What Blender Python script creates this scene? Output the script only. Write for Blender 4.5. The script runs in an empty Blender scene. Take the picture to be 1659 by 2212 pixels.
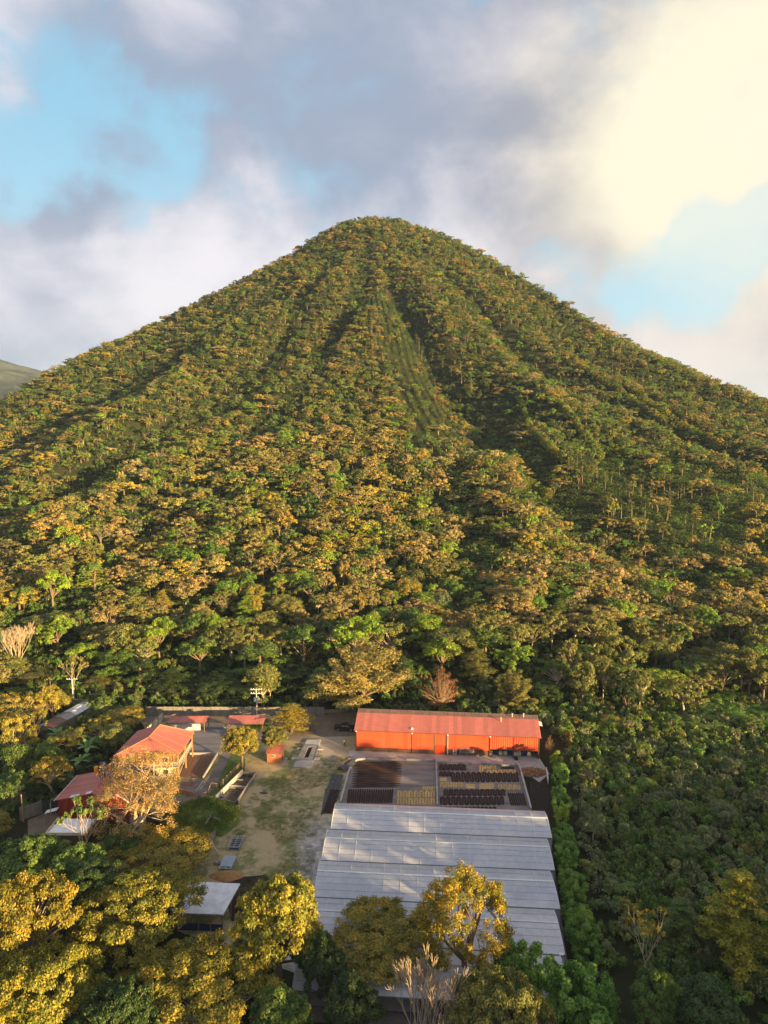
import bpy, bmesh, math, random
import numpy as np
from mathutils import Vector, Matrix

C = bpy.context.scene.collection
SC = bpy.context.scene
R_ = math.radians

# ---------------------------------------------------------------- camera
CAM_H = 80.0
PITCH = R_(8)
cam_d = bpy.data.cameras.new("camera"); cam = bpy.data.objects.new("camera", cam_d); C.objects.link(cam)
cam.location = (0, 0, CAM_H); cam.rotation_euler = (R_(90) - PITCH, 0, 0)
cam_d.sensor_fit = 'VERTICAL'; cam_d.sensor_height = 36; cam_d.lens = 36 * 1534 / 2212
cam_d.clip_start = 1; cam_d.clip_end = 60000
SC.camera = cam

# ---------------------------------------------------------------- light
SUN_AZ, SUN_EL = R_(130), R_(8.5)
sd = Vector((math.sin(SUN_AZ) * math.cos(SUN_EL), math.cos(SUN_AZ) * math.cos(SUN_EL), math.sin(SUN_EL)))
sl = bpy.data.lights.new("sun", 'SUN'); sl.energy = 5.0; sl.angle = R_(0.5); sl.color = (1.0, .68, .29)
so = bpy.data.objects.new("sun", sl); C.objects.link(so); so.rotation_euler = sd.to_track_quat('Z', 'Y').to_euler(); so.location = (60, -60, 200)
SC.view_settings.view_transform = 'Standard'; SC.view_settings.look = 'None'
SC.view_settings.gamma = 1; SC.view_settings.use_curve_mapping = False
SC.view_settings.exposure = 2.15
SC.cycles.max_bounces = 6; SC.cycles.diffuse_bounces = 3; SC.cycles.transparent_max_bounces = 12
SC.cycles.caustics_reflective = False; SC.cycles.caustics_refractive = False


class NT:
    """small node helper"""
    def __init__(s, nt): s.nt = nt; s.n = nt.nodes; s.l = nt.links
    def node(s, t, **k):
        nd = s.n.new(t)
        for a, b in k.items(): setattr(nd, a, b)
        return nd
    def put(s, sock, v):
        if hasattr(v, 'is_output') or isinstance(v, bpy.types.NodeSocket): s.l.new(v, sock)
        else:
            try: sock.default_value = v
            except Exception: sock.default_value = tuple(v) + (1,) if len(v) == 3 else v
    def math(s, op, a, b=0.0, c=0.0, clamp=False):
        nd = s.node('ShaderNodeMath', operation=op, use_clamp=clamp)
        for i, v in enumerate((a, b, c)): s.put(nd.inputs[i], v)
        return nd.outputs[0]
    def vmath(s, op, a, b=(0, 0, 0), scale=None):
        nd = s.node('ShaderNodeVectorMath', operation=op); s.put(nd.inputs[0], a); s.put(nd.inputs[1], b)
        if scale is not None: s.put(nd.inputs['Scale'], scale)
        return nd.outputs['Value'] if op in ('DOT_PRODUCT', 'LENGTH', 'DISTANCE') else nd.outputs[0]
    def noise(s, vec, scale, detail=4, rough=.55, dist=0, color=False):
        nd = s.node('ShaderNodeTexNoise'); s.put(nd.inputs['Vector'], vec)
        nd.inputs['Scale'].default_value = scale; nd.inputs['Detail'].default_value = detail
        nd.inputs['Roughness'].default_value = rough; nd.inputs['Distortion'].default_value = dist
        return nd.outputs['Color' if color else 'Fac']
    def ss(s, x, a, b, lo=0., hi=1.):
        nd = s.node('ShaderNodeMapRange', interpolation_type='SMOOTHSTEP'); s.put(nd.inputs[0], x)
        for i, v in enumerate((a, b, lo, hi)): nd.inputs[i + 1].default_value = v
        return nd.outputs[0]
    def mix(s, f, a, b, mode='MIX'):
        nd = s.node('ShaderNodeMix', data_type='RGBA', blend_type=mode); s.put(nd.inputs['Factor'], f)
        s.put(nd.inputs[6], tuple(a) + (1,) if isinstance(a, tuple) and len(a) == 3 else a)
        s.put(nd.inputs[7], tuple(b) + (1,) if isinstance(b, tuple) and len(b) == 3 else b)
        return nd.outputs[2]


def ray(u, v):
    """direction through a point of the 1659 x 2212 view of the photograph"""
    a = (u - 829.5) / 1534; b = -(v - 1106) / 1534
    return Vector((a, math.cos(PITCH) + b * math.sin(PITCH), -math.sin(PITCH) + b * math.cos(PITCH)))


# ---------------------------------------------------------------- world: Nishita sky with cloud layers
w = bpy.data.worlds.new("World"); SC.world = w; w.use_nodes = True
W = NT(w.node_tree); W.n.clear()
out = W.node('ShaderNodeOutputWorld'); bg = W.node('ShaderNodeBackground'); W.l.new(bg.outputs[0], out.inputs[0])
sky = W.node('ShaderNodeTexSky', sky_type='NISHITA'); sky.sun_disc = False
sky.sun_elevation = SUN_EL; sky.sun_rotation = SUN_AZ; sky.altitude = 800; sky.air_density = 1.0; sky.dust_density = 1.0; sky.ozone_density = 1.5
tc = W.node('ShaderNodeTexCoord'); D0 = W.vmath('NORMALIZE', tc.outputs['Generated'])
wob = W.noise(D0, 3.2, 6, .6, color=True)
wob = W.vmath('SUBTRACT', wob, (.5, .5, .5))
D = W.vmath('NORMALIZE', W.vmath('ADD', D0, W.vmath('SCALE', wob, scale=.30)))


def blob(u, v, rad, amp=1.0, src=None):
    d = ray(u, v).normalized(); c = W.vmath('DOT_PRODUCT', src or D, tuple(d))
    r = rad / 1534
    return W.ss(c, math.cos(r * 1.35), math.cos(r * .25), 0, amp)


def total(ls):
    a = ls[0]
    for b in ls[1:]: a = W.math('ADD', a, b)
    return a


sep = W.node('ShaderNodeSeparateXYZ'); W.l.new(D0, sep.inputs[0])
flat = W.node('ShaderNodeMapping'); W.l.new(D0, flat.inputs[0]); flat.inputs['Scale'].default_value = (1, 1, 1.45); flat.inputs['Rotation'].default_value = (0, R_(-22), 0)
n1 = W.noise(flat.outputs[0], 3.2, 4, .50, .2)
n2 = W.noise(flat.outputs[0], 9.0, 8, .60, .25)
n3 = W.noise(flat.outputs[0], 4.6, 6, .56, .35)
# where the cloud deck opens: at the left and low on the right; elsewhere it is closed
open_ = total([blob(100, 225, 120, .36), blob(250, 370, 150, .40), blob(10, 340, 110, .24), blob(410, 390, 100, .26), blob(100, 505, 90, .22), blob(1450, 655, 135, .85), blob(1240, 610, 90, .45), blob(1665, 540, 100, .85), blob(1620, 640, 110, .5), blob(385, 615, 60, .45),
               blob(545, 470, 100, .22), blob(-600, 350, 420, .55), blob(2300, 560, 400, .55)])
cov = W.math('ADD', W.math('SUBTRACT', 1.05, open_), W.math('MULTIPLY', W.math('SUBTRACT', n1, .5), 1.0))
cov = W.math('ADD', cov, W.math('MULTIPLY', W.math('SUBTRACT', n2, .5), 1.5))
lowc = total([blob(120, 700, 240, .5), blob(330, 650, 120, .35), blob(1600, 790, 170, .55), blob(480, 490, 110, .3), blob(1370, 520, 130, .35)])
cov = W.math('ADD', cov, lowc)
mask = W.ss(cov, .30, 1.02)
# cloud tone: dull lilac-grey undersides, paler edges and heaps, warm glow to the right
pale = total([blob(90, 650, 170, .16), blob(330, 620, 150, .30), blob(450, 520, 170, .45), blob(1010, 430, 110, .40), blob(1620, 780, 180, .45), blob(620, 520, 160, .25), blob(420, 50, 110, .28), blob(680, 640, 200, .2), blob(1060, 600, 140, .15)])
dark = total([blob(470, 230, 260, .36), blob(700, 130, 220, .16), blob(830, 290, 260, .20), blob(1180, 430, 150, .30), blob(1390, 500, 120, .25), blob(330, 160, 150, .12), blob(60, 430, 130, .26), blob(60, 780, 200, .22), blob(250, 530, 120, .26), blob(500, 400, 140, .22), blob(1080, 200, 230, .22), blob(1250, 330, 130, .16), blob(210, 260, 90, .2), blob(1600, 740, 120, .18), blob(1240, 540, 130, .14), blob(220, 500, 110, .15)])
br = W.math('ADD', W.math('MULTIPLY', W.math('SUBTRACT', n3, .47), 1.6), W.math('SUBTRACT', pale, dark))
br = W.math('ADD', br, W.math('MULTIPLY', W.math('SUBTRACT', n2, .5), 1.0))
t = W.ss(br, -.60, .80)
cl = W.mix(t, (.158, .188, .250), (.410, .395, .420))
warm = W.ss(W.vmath('DOT_PRODUCT', D0, tuple(ray(1900, 350).normalized())), .84, .995)
cl = W.mix(W.math('MULTIPLY', warm, .75), cl, W.mix(t, (.190, .172, .178), (.41, .355, .315)))
glow = total([blob(1780, 250, 400, .60), blob(1620, 180, 210, .30), blob(2000, 260, 620, .38, D0), blob(1480, 400, 150, .18), blob(1330, 180, 140, .18), blob(1640, 640, 120, .15)])
glow = W.math('ADD', glow, W.math('MULTIPLY', W.math('SUBTRACT', n3, .5), .75)); glow = W.math('ADD', glow, W.math('MULTIPLY', W.math('SUBTRACT', n1, .5), .5))
glow = W.math('ADD', glow, W.math('MULTIPLY', W.math('SUBTRACT', n2, .5), .35)); glow = W.math('MULTIPLY', glow, W.ss(sep.outputs[2], .02, .24, .25, 1.0)); g = W.ss(glow, .05, 1.2)
cl = W.mix(g, cl, (.475, .435, .335))
sunward = W.ss(W.vmath('DOT_PRODUCT', D0, tuple(sd)), .75, 1.0)      # clouds brighten towards the low sun
cl = W.mix(sunward, cl, (.60, .50, .37))
skyc = W.vmath('SCALE', sky.outputs[0], scale=.065)
hz = W.ss(sep.outputs[2], 0.0, .42, 1, 0)
skyc = W.mix(.80, skyc, W.mix(hz, (.150, .310, .42), (.27, .42, .48)))
skyc = W.mix(W.math('MULTIPLY', g, .7), skyc, (.46, .44, .36))
col = W.mix(mask, skyc, cl)
below = W.ss(sep.outputs[2], -.06, -.01)
col = W.mix(below, (.08, .08, .07), col)
W.put(bg.inputs[0], col); bg.inputs[1].default_value = .505

# ---------------------------------------------------------------- materials
MATS = {}


def mat(name, col, rough=.8, var=.25, scale=3.0, col2=None, bump=0.0, bscale=20, spec=.3, metal=0.0, coord='Object', amt=1.0, streak=None):
    if name in MATS: return MATS[name]
    m = bpy.data.materials.new(name); m.use_nodes = True; N = NT(m.node_tree)
    p = N.n['Principled BSDF']; t = N.node('ShaderNodeTexCoord'); v = t.outputs[coord]
    if streak:
        mp = N.node('ShaderNodeMapping'); N.l.new(v, mp.inputs[0]); mp.inputs['Scale'].default_value = streak; v = mp.outputs[0]
    f = N.noise(v, scale, 6, .6)
    c2 = col2 or tuple(c * (1 - var) for c in col); c1 = tuple(min(1, c * (1 + var * .6)) for c in col) if not col2 else col
    c = N.mix(N.ss(f, .5 - .25 * amt, .5 + .25 * amt), c2, c1)
    f2 = N.noise(v, scale * 9, 3, .6); c = N.mix(N.ss(f2, .35, .7, 0, .35), c, tuple(x * .72 for x in col)); oi = N.node('ShaderNodeObjectInfo'); c = N.vmath('SCALE', c, scale=N.math('ADD', .86, N.math('MULTIPLY', oi.outputs['Random'], .28)))
    N.put(p.inputs['Base Color'], c); p.inputs['Roughness'].default_value = rough; p.inputs['Specular IOR Level'].default_value = spec; p.inputs['Metallic'].default_value = metal
    if bump:
        b = N.node('ShaderNodeBump'); b.inputs['Strength'].default_value = bump; b.inputs['Distance'].default_value = .1
        N.put(b.inputs['Height'], N.noise(v, bscale, 4, .6)); N.l.new(b.outputs[0], p.inputs['Normal'])
    MATS[name] = m
    return m


def leafmat(name, inst):
    m = bpy.data.materials.new(name); m.use_nodes = True; N = NT(m.node_tree); N.n.clear()
    o = N.node('ShaderNodeOutputMaterial')
    if inst:
        a = N.node('ShaderNodeAttribute', attribute_type='INSTANCER', attribute_name='tint'); base = a.outputs['Color']
    else:
        a = N.node('ShaderNodeObjectInfo'); base = a.outputs['Color']
    lf = N.node('ShaderNodeAttribute', attribute_type='GEOMETRY', attribute_name='leaf')
    s = N.node('ShaderNodeSeparateColor'); N.l.new(lf.outputs['Color'], s.inputs[0])
    # leaf-to-leaf and clump-to-clump differences
    c = N.mix(N.math('MULTIPLY', s.outputs[0], .55), base, N.mix(1.0, base, (1.22, 1.10, .70), 'MULTIPLY'))
    c = N.mix(N.ss(s.outputs[1], .62, .25, 0, .75), c, N.mix(1.0, c, (.52, .86, .85), 'MULTIPLY'))
    k = N.math('ADD', .52, N.math('MULTIPLY', s.outputs[1], 1.10))
    c = N.vmath('SCALE', c, scale=k)
    p = N.node('ShaderNodeBsdfPrincipled'); N.put(p.inputs['Base Color'], c); p.inputs['Roughness'].default_value = .48; p.inputs['Specular IOR Level'].default_value = .32
    tr = N.node('ShaderNodeBsdfTranslucent'); N.put(tr.inputs[0], N.mix(1.0, c, (1.15, 1.05, .45), 'MULTIPLY'))
    mx = N.node('ShaderNodeMixShader'); mx.inputs[0].default_value = .34
    N.l.new(p.outputs[0], mx.inputs[1]); N.l.new(tr.outputs[0], mx.inputs[2]); N.l.new(mx.outputs[0], o.inputs[0])
    MATS[name] = m
    return m


LEAF = leafmat('leaf', False); LEAFI = leafmat('leaf_of_forest', True)
BARK = mat('bark', (.20, .145, .095), .9, .35, 6, bump=.5)
PALEBARK = mat('pale_bark', (.42, .33, .24), .85, .3, 6)
DARKBARK = mat('dark_bark', (.09, .065, .045), .9, .35, 6)

# ---------------------------------------------------------------- mesh helpers


def npmesh(name, V, F, mats=(), leaf=None, smooth=False):
    me = bpy.data.meshes.new(name); V = np.asarray(V, np.float32); F = np.asarray(F, np.int32)
    k = F.shape[1]; n = len(F)
    me.vertices.add(len(V)); me.vertices.foreach_set('co', V.ravel())
    me.loops.add(n * k); me.loops.foreach_set('vertex_index', F.ravel())
    me.polygons.add(n); me.polygons.foreach_set('loop_start', np.arange(0, n * k, k, dtype=np.int32)); me.polygons.foreach_set('loop_total', np.full(n, k, np.int32))
    if smooth: me.polygons.foreach_set('use_smooth', np.ones(n, bool))
    for m in mats: me.materials.append(m)
    me.update(calc_edges=True)
    if leaf is not None:
        a = me.attributes.new('leaf', 'FLOAT_COLOR', 'POINT'); c = np.ones((len(V), 4), np.float32); c[:, :2] = leaf; a.data.foreach_set('color', c.ravel())
    return me


def obj(name, me, parent=None, loc=(0, 0, 0), rot=(0, 0, 0), scale=(1, 1, 1)):
    o = bpy.data.objects.new(name, me); C.objects.link(o); o.parent = parent
    o.location = loc; o.rotation_euler = rot; o.scale = scale
    return o


def tag(o, label=None, cat=None, group=None, kind=None):
    if label: o['label'] = label
    if cat: o['category'] = cat
    if group: o['group'] = group
    if kind: o['kind'] = kind
    return o


def thing(name, label, cat, loc=(0, 0, 0), rz=0.0, group=None):
    o = bpy.data.objects.new(name, None); C.objects.link(o); o.location = loc; o.rotation_euler = (0, 0, rz)
    o.empty_display_size = .5
    return tag(o, label, cat, group)


class MB:
    def __init__(s): s.v = []; s.f = []
    def add(s, vs, fs):
        k = len(s.v); s.v += [tuple(p) for p in vs]; s.f += [tuple(i + k for i in f) for f in fs]; return s
    def box(s, x0, x1, y0, y1, z0, z1, M=None):
        vs = [Vector(p) for p in ((x0, y0, z0), (x1, y0, z0), (x1, y1, z0), (x0, y1, z0), (x0, y0, z1), (x1, y0, z1), (x1, y1, z1), (x0, y1, z1))]
        if M: vs = [M @ p for p in vs]
        return s.add(vs, [(3, 2, 1, 0), (4, 5, 6, 7), (0, 1, 5, 4), (1, 2, 6, 5), (2, 3, 7, 6), (3, 0, 4, 7)])
    def bar(s, a, b, w=.1, h=None, up=(0, 0, 1)):
        a = Vector(a); b = Vector(b); d = b - a; L = d.length
        if L < 1e-6: return s
        d.normalize(); u = Vector(up)
        if abs(d.dot(u)) > .98: u = Vector((0, 1, 0))
        x = d.cross(u).normalized(); z = x.cross(d).normalized(); h = h or w
        M = Matrix((x, d, z)).transposed().to_4x4(); M.translation = a
        return s.box(-w / 2, w / 2, 0, L, -h / 2, h / 2, M)
    def tube(s, pts, rs, n=6, cap=True):
        pts = [Vector(p) for p in pts]; k0 = len(s.v); rs = rs if isinstance(rs, (list, tuple)) else [rs] * len(pts)
        up = Vector((.13, .21, 1)).normalized(); rings = []
        for i, p in enumerate(pts):
            d = (pts[min(i + 1, len(pts) - 1)] - pts[max(i - 1, 0)])
            d = d.normalized() if d.length > 1e-6 else Vector((0, 0, 1))
            x = d.cross(up); x = x.normalized() if x.length > .05 else d.cross(Vector((1, 0, 0))).normalized(); y = x.cross(d)
            for j in range(n):
                a = 2 * math.pi * j / n; s.v.append(tuple(p + x * math.cos(a) * rs[i] + y * math.sin(a) * rs[i]))
        for i in range(len(pts) - 1):
            for j in range(n):
                a = k0 + i * n + j; b = k0 + i * n + (j + 1) % n; s.f.append((a, a + n, b + n, b))
        if cap: s.f.append(tuple(k0 + j for j in range(n))); s.f.append(tuple(k0 + (len(pts) - 1) * n + j for j in reversed(range(n))))
        return s
    def mesh(s, name, m=None, smooth=False):
        me = bpy.data.meshes.new(name); me.from_pydata(s.v, [], s.f)
        if m: me.materials.append(m)
        if smooth: me.polygons.foreach_set('use_smooth', [True] * len(me.polygons))
        me.update(); return me
    def build(s, name, m=None, parent=None, smooth=False, **k): return obj(name, s.mesh(name, m, smooth), parent, **k)


def sheet(name, pts, z, m, parent=None, thick=0.0, sub=0):
    """a flat patch of ground with the outline pts (world x, y)"""
    n = len(pts); b = MB()
    vs = [(x, y, z) for x, y in pts]; fs = [tuple(range(n))]
    a = sum(pts[i][0] * pts[(i + 1) % n][1] - pts[(i + 1) % n][0] * pts[i][1] for i in range(n))
    if a < 0: fs = [tuple(reversed(range(n)))]
    if thick:
        vs += [(x, y, z - thick) for x, y in pts]
        for i in range(n):
            j = (i + 1) % n; fs.append((i, j, j + n, i + n) if a < 0 else (j, i, i + n, j + n))
    b.add(vs, fs)
    return b.build(name, m, parent)


# ---------------------------------------------------------------- terrain
PX, PY = -10.0, 800.0
RR = np.array([0, 28, 52, 80, 200, 350, 470, 560, 590, 616, 2000.]); ZZ = np.array([278, 274, 262, 240, 151, 78, 34, 12, 5, 0, 0.])
SRL = np.array([1.15, 1.16, 1.19, 1.07, .98]); SRR = np.array([1.45, 1.50, 1.33, 1.12, 1.0]); SRK = np.array([0, 90, 200, 400, 560])
rng0 = np.random.default_rng(5)
PH = rng0.uniform(0, 6.28, 40)


def ang_noise(th):
    return (.9 * np.sin(th * 9 + PH[0]) + .8 * np.sin(th * 14.5 + PH[1]) + .6 * np.sin(th * 23 + PH[2]) + .4 * np.sin(th * 37 + PH[3])) / 1.6


def lownoise(x, y, s):
    x = x / s; y = y / s
    return (np.sin(x * 1.3 + PH[4] + 1.7 * np.sin(y * .8 + PH[5])) + np.sin(y * 1.7 + PH[6] + 1.3 * np.sin(x * .9 + PH[7])) + .5 * np.sin(x * 3.1 + y * 2.3 + PH[8]) + .5 * np.sin(-x * 2.7 + y * 3.3 + PH[9])) / 3


def height(x, y):
    x = np.asarray(x, float); y = np.asarray(y, float)
    dx = x - PX; dy = y - PY; r0 = np.hypot(dx, dy)
    s = np.where(dx < 0, np.interp(r0, SRK, SRL), np.interp(r0, SRK, SRR))
    r = np.hypot(dx / s, dy)
    z = (np.interp(r, RR, ZZ) * 2 + np.interp(r + 14, RR, ZZ) + np.interp(np.maximum(r - 14, 0), RR, ZZ)) / 4
    z = np.where(r > 600, np.interp(r, RR, ZZ), z)
    th = np.arctan2(dx, -dy); dg = np.degrees(th)
    amp = np.interp(r, [0, 60, 200, 420, 560, 610], [0, 2.5, 7, 7.5, 3, 0])
    z = z + amp * ang_noise(th + .16 * np.sin(r / 95. + 2 * np.sin(th * 5)) + .05 * np.sin(r / 31.)) * .85
    z = z + lownoise(x + 91, y, 62) * np.interp(r, [0, 120, 300, 500, 600], [1, 5, 7, 5, 0])
    for g0, gr, wd, dep in ((4.2, .021, 3.4, 19), (33.5, -.006, 3.6, 20), (-21, .004, 3.6, 14), (-7, -.006, 2.3, 6), (-38, .01, 4, 10), (19.5, .0, 2.6, 9), (25, .004, 2.0, 6)):
        z = z - 1.1 * dep * np.exp(-((dg - g0 - gr * r - 2 * np.sin(r / 75. + g0)) / (wd * (1 + .25 * np.sin(r / 40. + g0 * 3)))) ** 2) * np.interp(r, [80, 200, 400, 520, 600], [0, .8, 1, .6, 0])
    z = z + lownoise(x, y, 35) * np.interp(r, [0, 100, 560, 612], [1, 3, 2, 0])
    # added unseen ridge right of and behind the viewpoint, shaped to shade the yard
    px, py = x - 100, y - 36
    across = px * .273 - py * .962; along = px * .962 + py * .273
    z = z + 22.3 * np.exp(-(across / 21) ** 2) * np.interp(along, [-130, -60, 85, 130], [0, 1, 1, 0]) * (1 + .06 * np.sin(along / 19.) + .04 * np.sin(along / 7.))
    # far hills
    z = z + 390 * np.exp(-(((x + 2350) / 1050) ** 2 + ((y - 3600) / 900) ** 2)) * (1 + .12 * lownoise(x, y, 130)) * (y > 1500)
    z = z + 60 * np.exp(-(((x - 3200) / 1400) ** 2 + ((y - 5200) / 1300) ** 2)) * (y > 1500)
    return z


def axis(a):
    out = []
    for lo, hi, st in a: out += list(np.arange(lo, hi, st))
    return np.array(out + [a[-1][1]])


gx = axis([(-12000, -6000, 1500), (-6000, -1500, 220), (-1500, -500, 50), (-500, -160, 10), (-160, 200, 4), (200, 500, 10), (500, 1500, 50), (1500, 6000, 350), (6000, 12000, 1500)])
gy = axis([(-6000, -600, 900), (-600, -200, 40), (-200, 60, 8), (60, 230, 4), (230, 960, 7), (960, 1500, 40), (1500, 6500, 180), (6500, 16000, 1200)])
X, Y = np.meshgrid(gx, gy); Zt = height(X, Y)
V = np.stack([X.ravel(), Y.ravel(), Zt.ravel()], 1); nx = len(gx); ny = len(gy)
ii, jj = np.meshgrid(np.arange(nx - 1), np.arange(ny - 1)); b0 = (jj * nx + ii).ravel()
F = np.stack([b0, b0 + 1, b0 + nx + 1, b0 + nx], 1)
gm = bpy.data.materials.new('forest_floor'); gm.use_nodes = True; N = NT(gm.node_tree); p = N.n['Principled BSDF']
tcn = N.node('ShaderNodeNewGeometry'); pos = tcn.outputs['Position']
f1 = N.noise(pos, .05, 6, .6); f2 = N.noise(pos, .6, 6, .65); f3 = N.noise(pos, .012, 5, .6)
c = N.mix(N.ss(f1, .4, .62), (.014, .020, .007), (.030, .028, .014)); c = N.mix(N.ss(f2, .5, .72), c, (.015, .028, .008)); c = N.mix(N.ss(f3, .45, .6, 0, .5), c, (.028, .034, .012))
f4 = N.noise(pos, .0045, 6, .65); sy = N.node('ShaderNodeSeparateXYZ'); N.l.new(pos, sy.inputs[0]); c = N.mix(N.math('MULTIPLY', N.ss(sy.outputs[1], 1200, 1700), N.ss(f4, .40, .60)), c, (.085, .095, .045))
N.put(p.inputs['Base Color'], c); p.inputs['Roughness'].default_value = 1; p.inputs['Specular IOR Level'].default_value = .1
ground = tag(obj('ground', npmesh('ground', V, F, [gm], smooth=True)), 'forested hill and flat valley floor', kind='structure')


def hz_(x, y): return float(height(np.array([x]), np.array([y]))[0])


def at(u, v, z=0.0):
    """world x, y of the point seen at (u, v) of the photograph when it lies at height z"""
    d = ray(u, v); t = (z - CAM_H) / d.z
    return (d.x * t, d.y * t)


def aty(u, v, y):
    d = ray(u, v); t = y / d.y
    return Vector((d.x * t, y, CAM_H + d.z * t))


def proj(x, y, z):
    zz = z - CAM_H; dep = y * math.cos(PITCH) - zz * math.sin(PITCH); up = y * math.sin(PITCH) + zz * math.cos(PITCH)
    return 829.5 + 1534 * x / dep, 1106 - 1534 * up / dep

# ---------------------------------------------------------------- air
hm = bpy.data.materials.new('haze_air'); hm.use_nodes = True; N = NT(hm.node_tree); N.n.clear(); ho = N.node('ShaderNodeOutputMaterial'); pv = N.node('ShaderNodeVolumePrincipled')
pv.inputs['Color'].default_value = (.45, .62, .95, 1); pv.inputs['Density'].default_value = .00006; N.l.new(pv.outputs[0], ho.inputs['Volume'])
hb = MB().box(-12600, 12600, -6600, 16600, -12, 460); tag(hb.build('haze', hm), 'thin pale air over the valley and the hill', kind='stuff')

# ---------------------------------------------------------------- trees: prototypes
def leaves(centers, radii, n, size, rng, up=.45, rand=.62, shell=.3, aspect=.6, cen=None, cut=-.6):
    """n leaf faces spread over the clumps (ellipsoids at centers); returns verts, faces, leaf attribute"""
    centers = np.asarray(centers, float); radii = np.asarray(radii, float)
    wgt = (radii[:, 0] * radii[:, 1] + radii[:, 0] * radii[:, 2]); wgt = wgt / wgt.sum()
    k = rng.choice(len(centers), n, p=wgt)
    d = rng.normal(size=(n, 3)); d /= np.linalg.norm(d, axis=1)[:, None]
    d[:, 2] = np.where(d[:, 2] < cut, -d[:, 2], d[:, 2])
    rr = rng.uniform(shell, 1.0, n)[:, None]
    P = centers[k] + d * radii[k] * rr
    cen = centers.mean(0) if cen is None else np.asarray(cen, float)
    o = P - cen; o /= (np.linalg.norm(o, axis=1)[:, None] + 1e-6)
    Nn = d * .8 + o * .35 + np.array([0, 0, up]) + rng.normal(size=(n, 3)) * rand
    Nn /= np.linalg.norm(Nn, axis=1)[:, None]
    a = rng.normal(size=(n, 3)); a -= (a * Nn).sum(1)[:, None] * Nn; a /= np.linalg.norm(a, axis=1)[:, None]
    b = np.cross(Nn, a); s = size * rng.uniform(.6, 1.3, n)[:, None]
    V = np.stack([P - a * s * .5, P + b * s * aspect * .5 - a * s * .08, P + a * s * .5 - Nn * s * .12, P - b * s * aspect * .5 - a * s * .08], 1).reshape(-1, 3)
    F = np.arange(n * 4).reshape(n, 4)
    ck = rng.uniform(0, 1, len(centers))[k]
    at_ = np.stack([rng.uniform(0, 1, n) ** 1.5, .5 * ck + .5 * rng.uniform(0, 1, n)], 1)
    return V, F, np.repeat(at_, 4, 0)


def limb(b, p0, p1, r0, r1, rng, bend=.15, n=5, seg=4):
    p0 = Vector(p0); p1 = Vector(p1); d = p1 - p0; L = d.length; pts = []
    off = Vector(rng.normal(size=3)) * L * bend; off.z = abs(off.z) * .6
    for i in range(seg + 1):
        t = i / seg; pts.append(p0 + d * t + off * math.sin(t * math.pi) * .6 + Vector(rng.normal(size=3)) * L * .02 * (0 < i < seg))
    b.tube(pts, [r0 + (r1 - r0) * i / seg for i in range(seg + 1)], n, cap=False)
    return pts


def bare(b, p, d, L, r, depth, rng, spread=.5, tips=None, minr=.02, kids=(2, 3), shrink=.76):
    d = Vector(d).normalized(); q = Vector(p) + d * L
    mid = (Vector(p) + q) / 2 + Vector(rng.normal(size=3)) * L * .06
    b.tube([p, mid, q], [r, r * .85, r * .68], 5 if depth > 2 else 4, cap=False)
    if depth == 0:
        if tips is not None: tips.append(tuple(q))
        return
    for _ in range(int(rng.integers(kids[0], kids[1] + 1))):
        nd = d + Vector(rng.normal(size=3)) * spread; nd.z += .22
        bare(b, q, nd, L * shrink * rng.uniform(.8, 1.15), max(minr, r * .62), depth - 1, rng, spread, tips, minr, kids, shrink)


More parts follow.
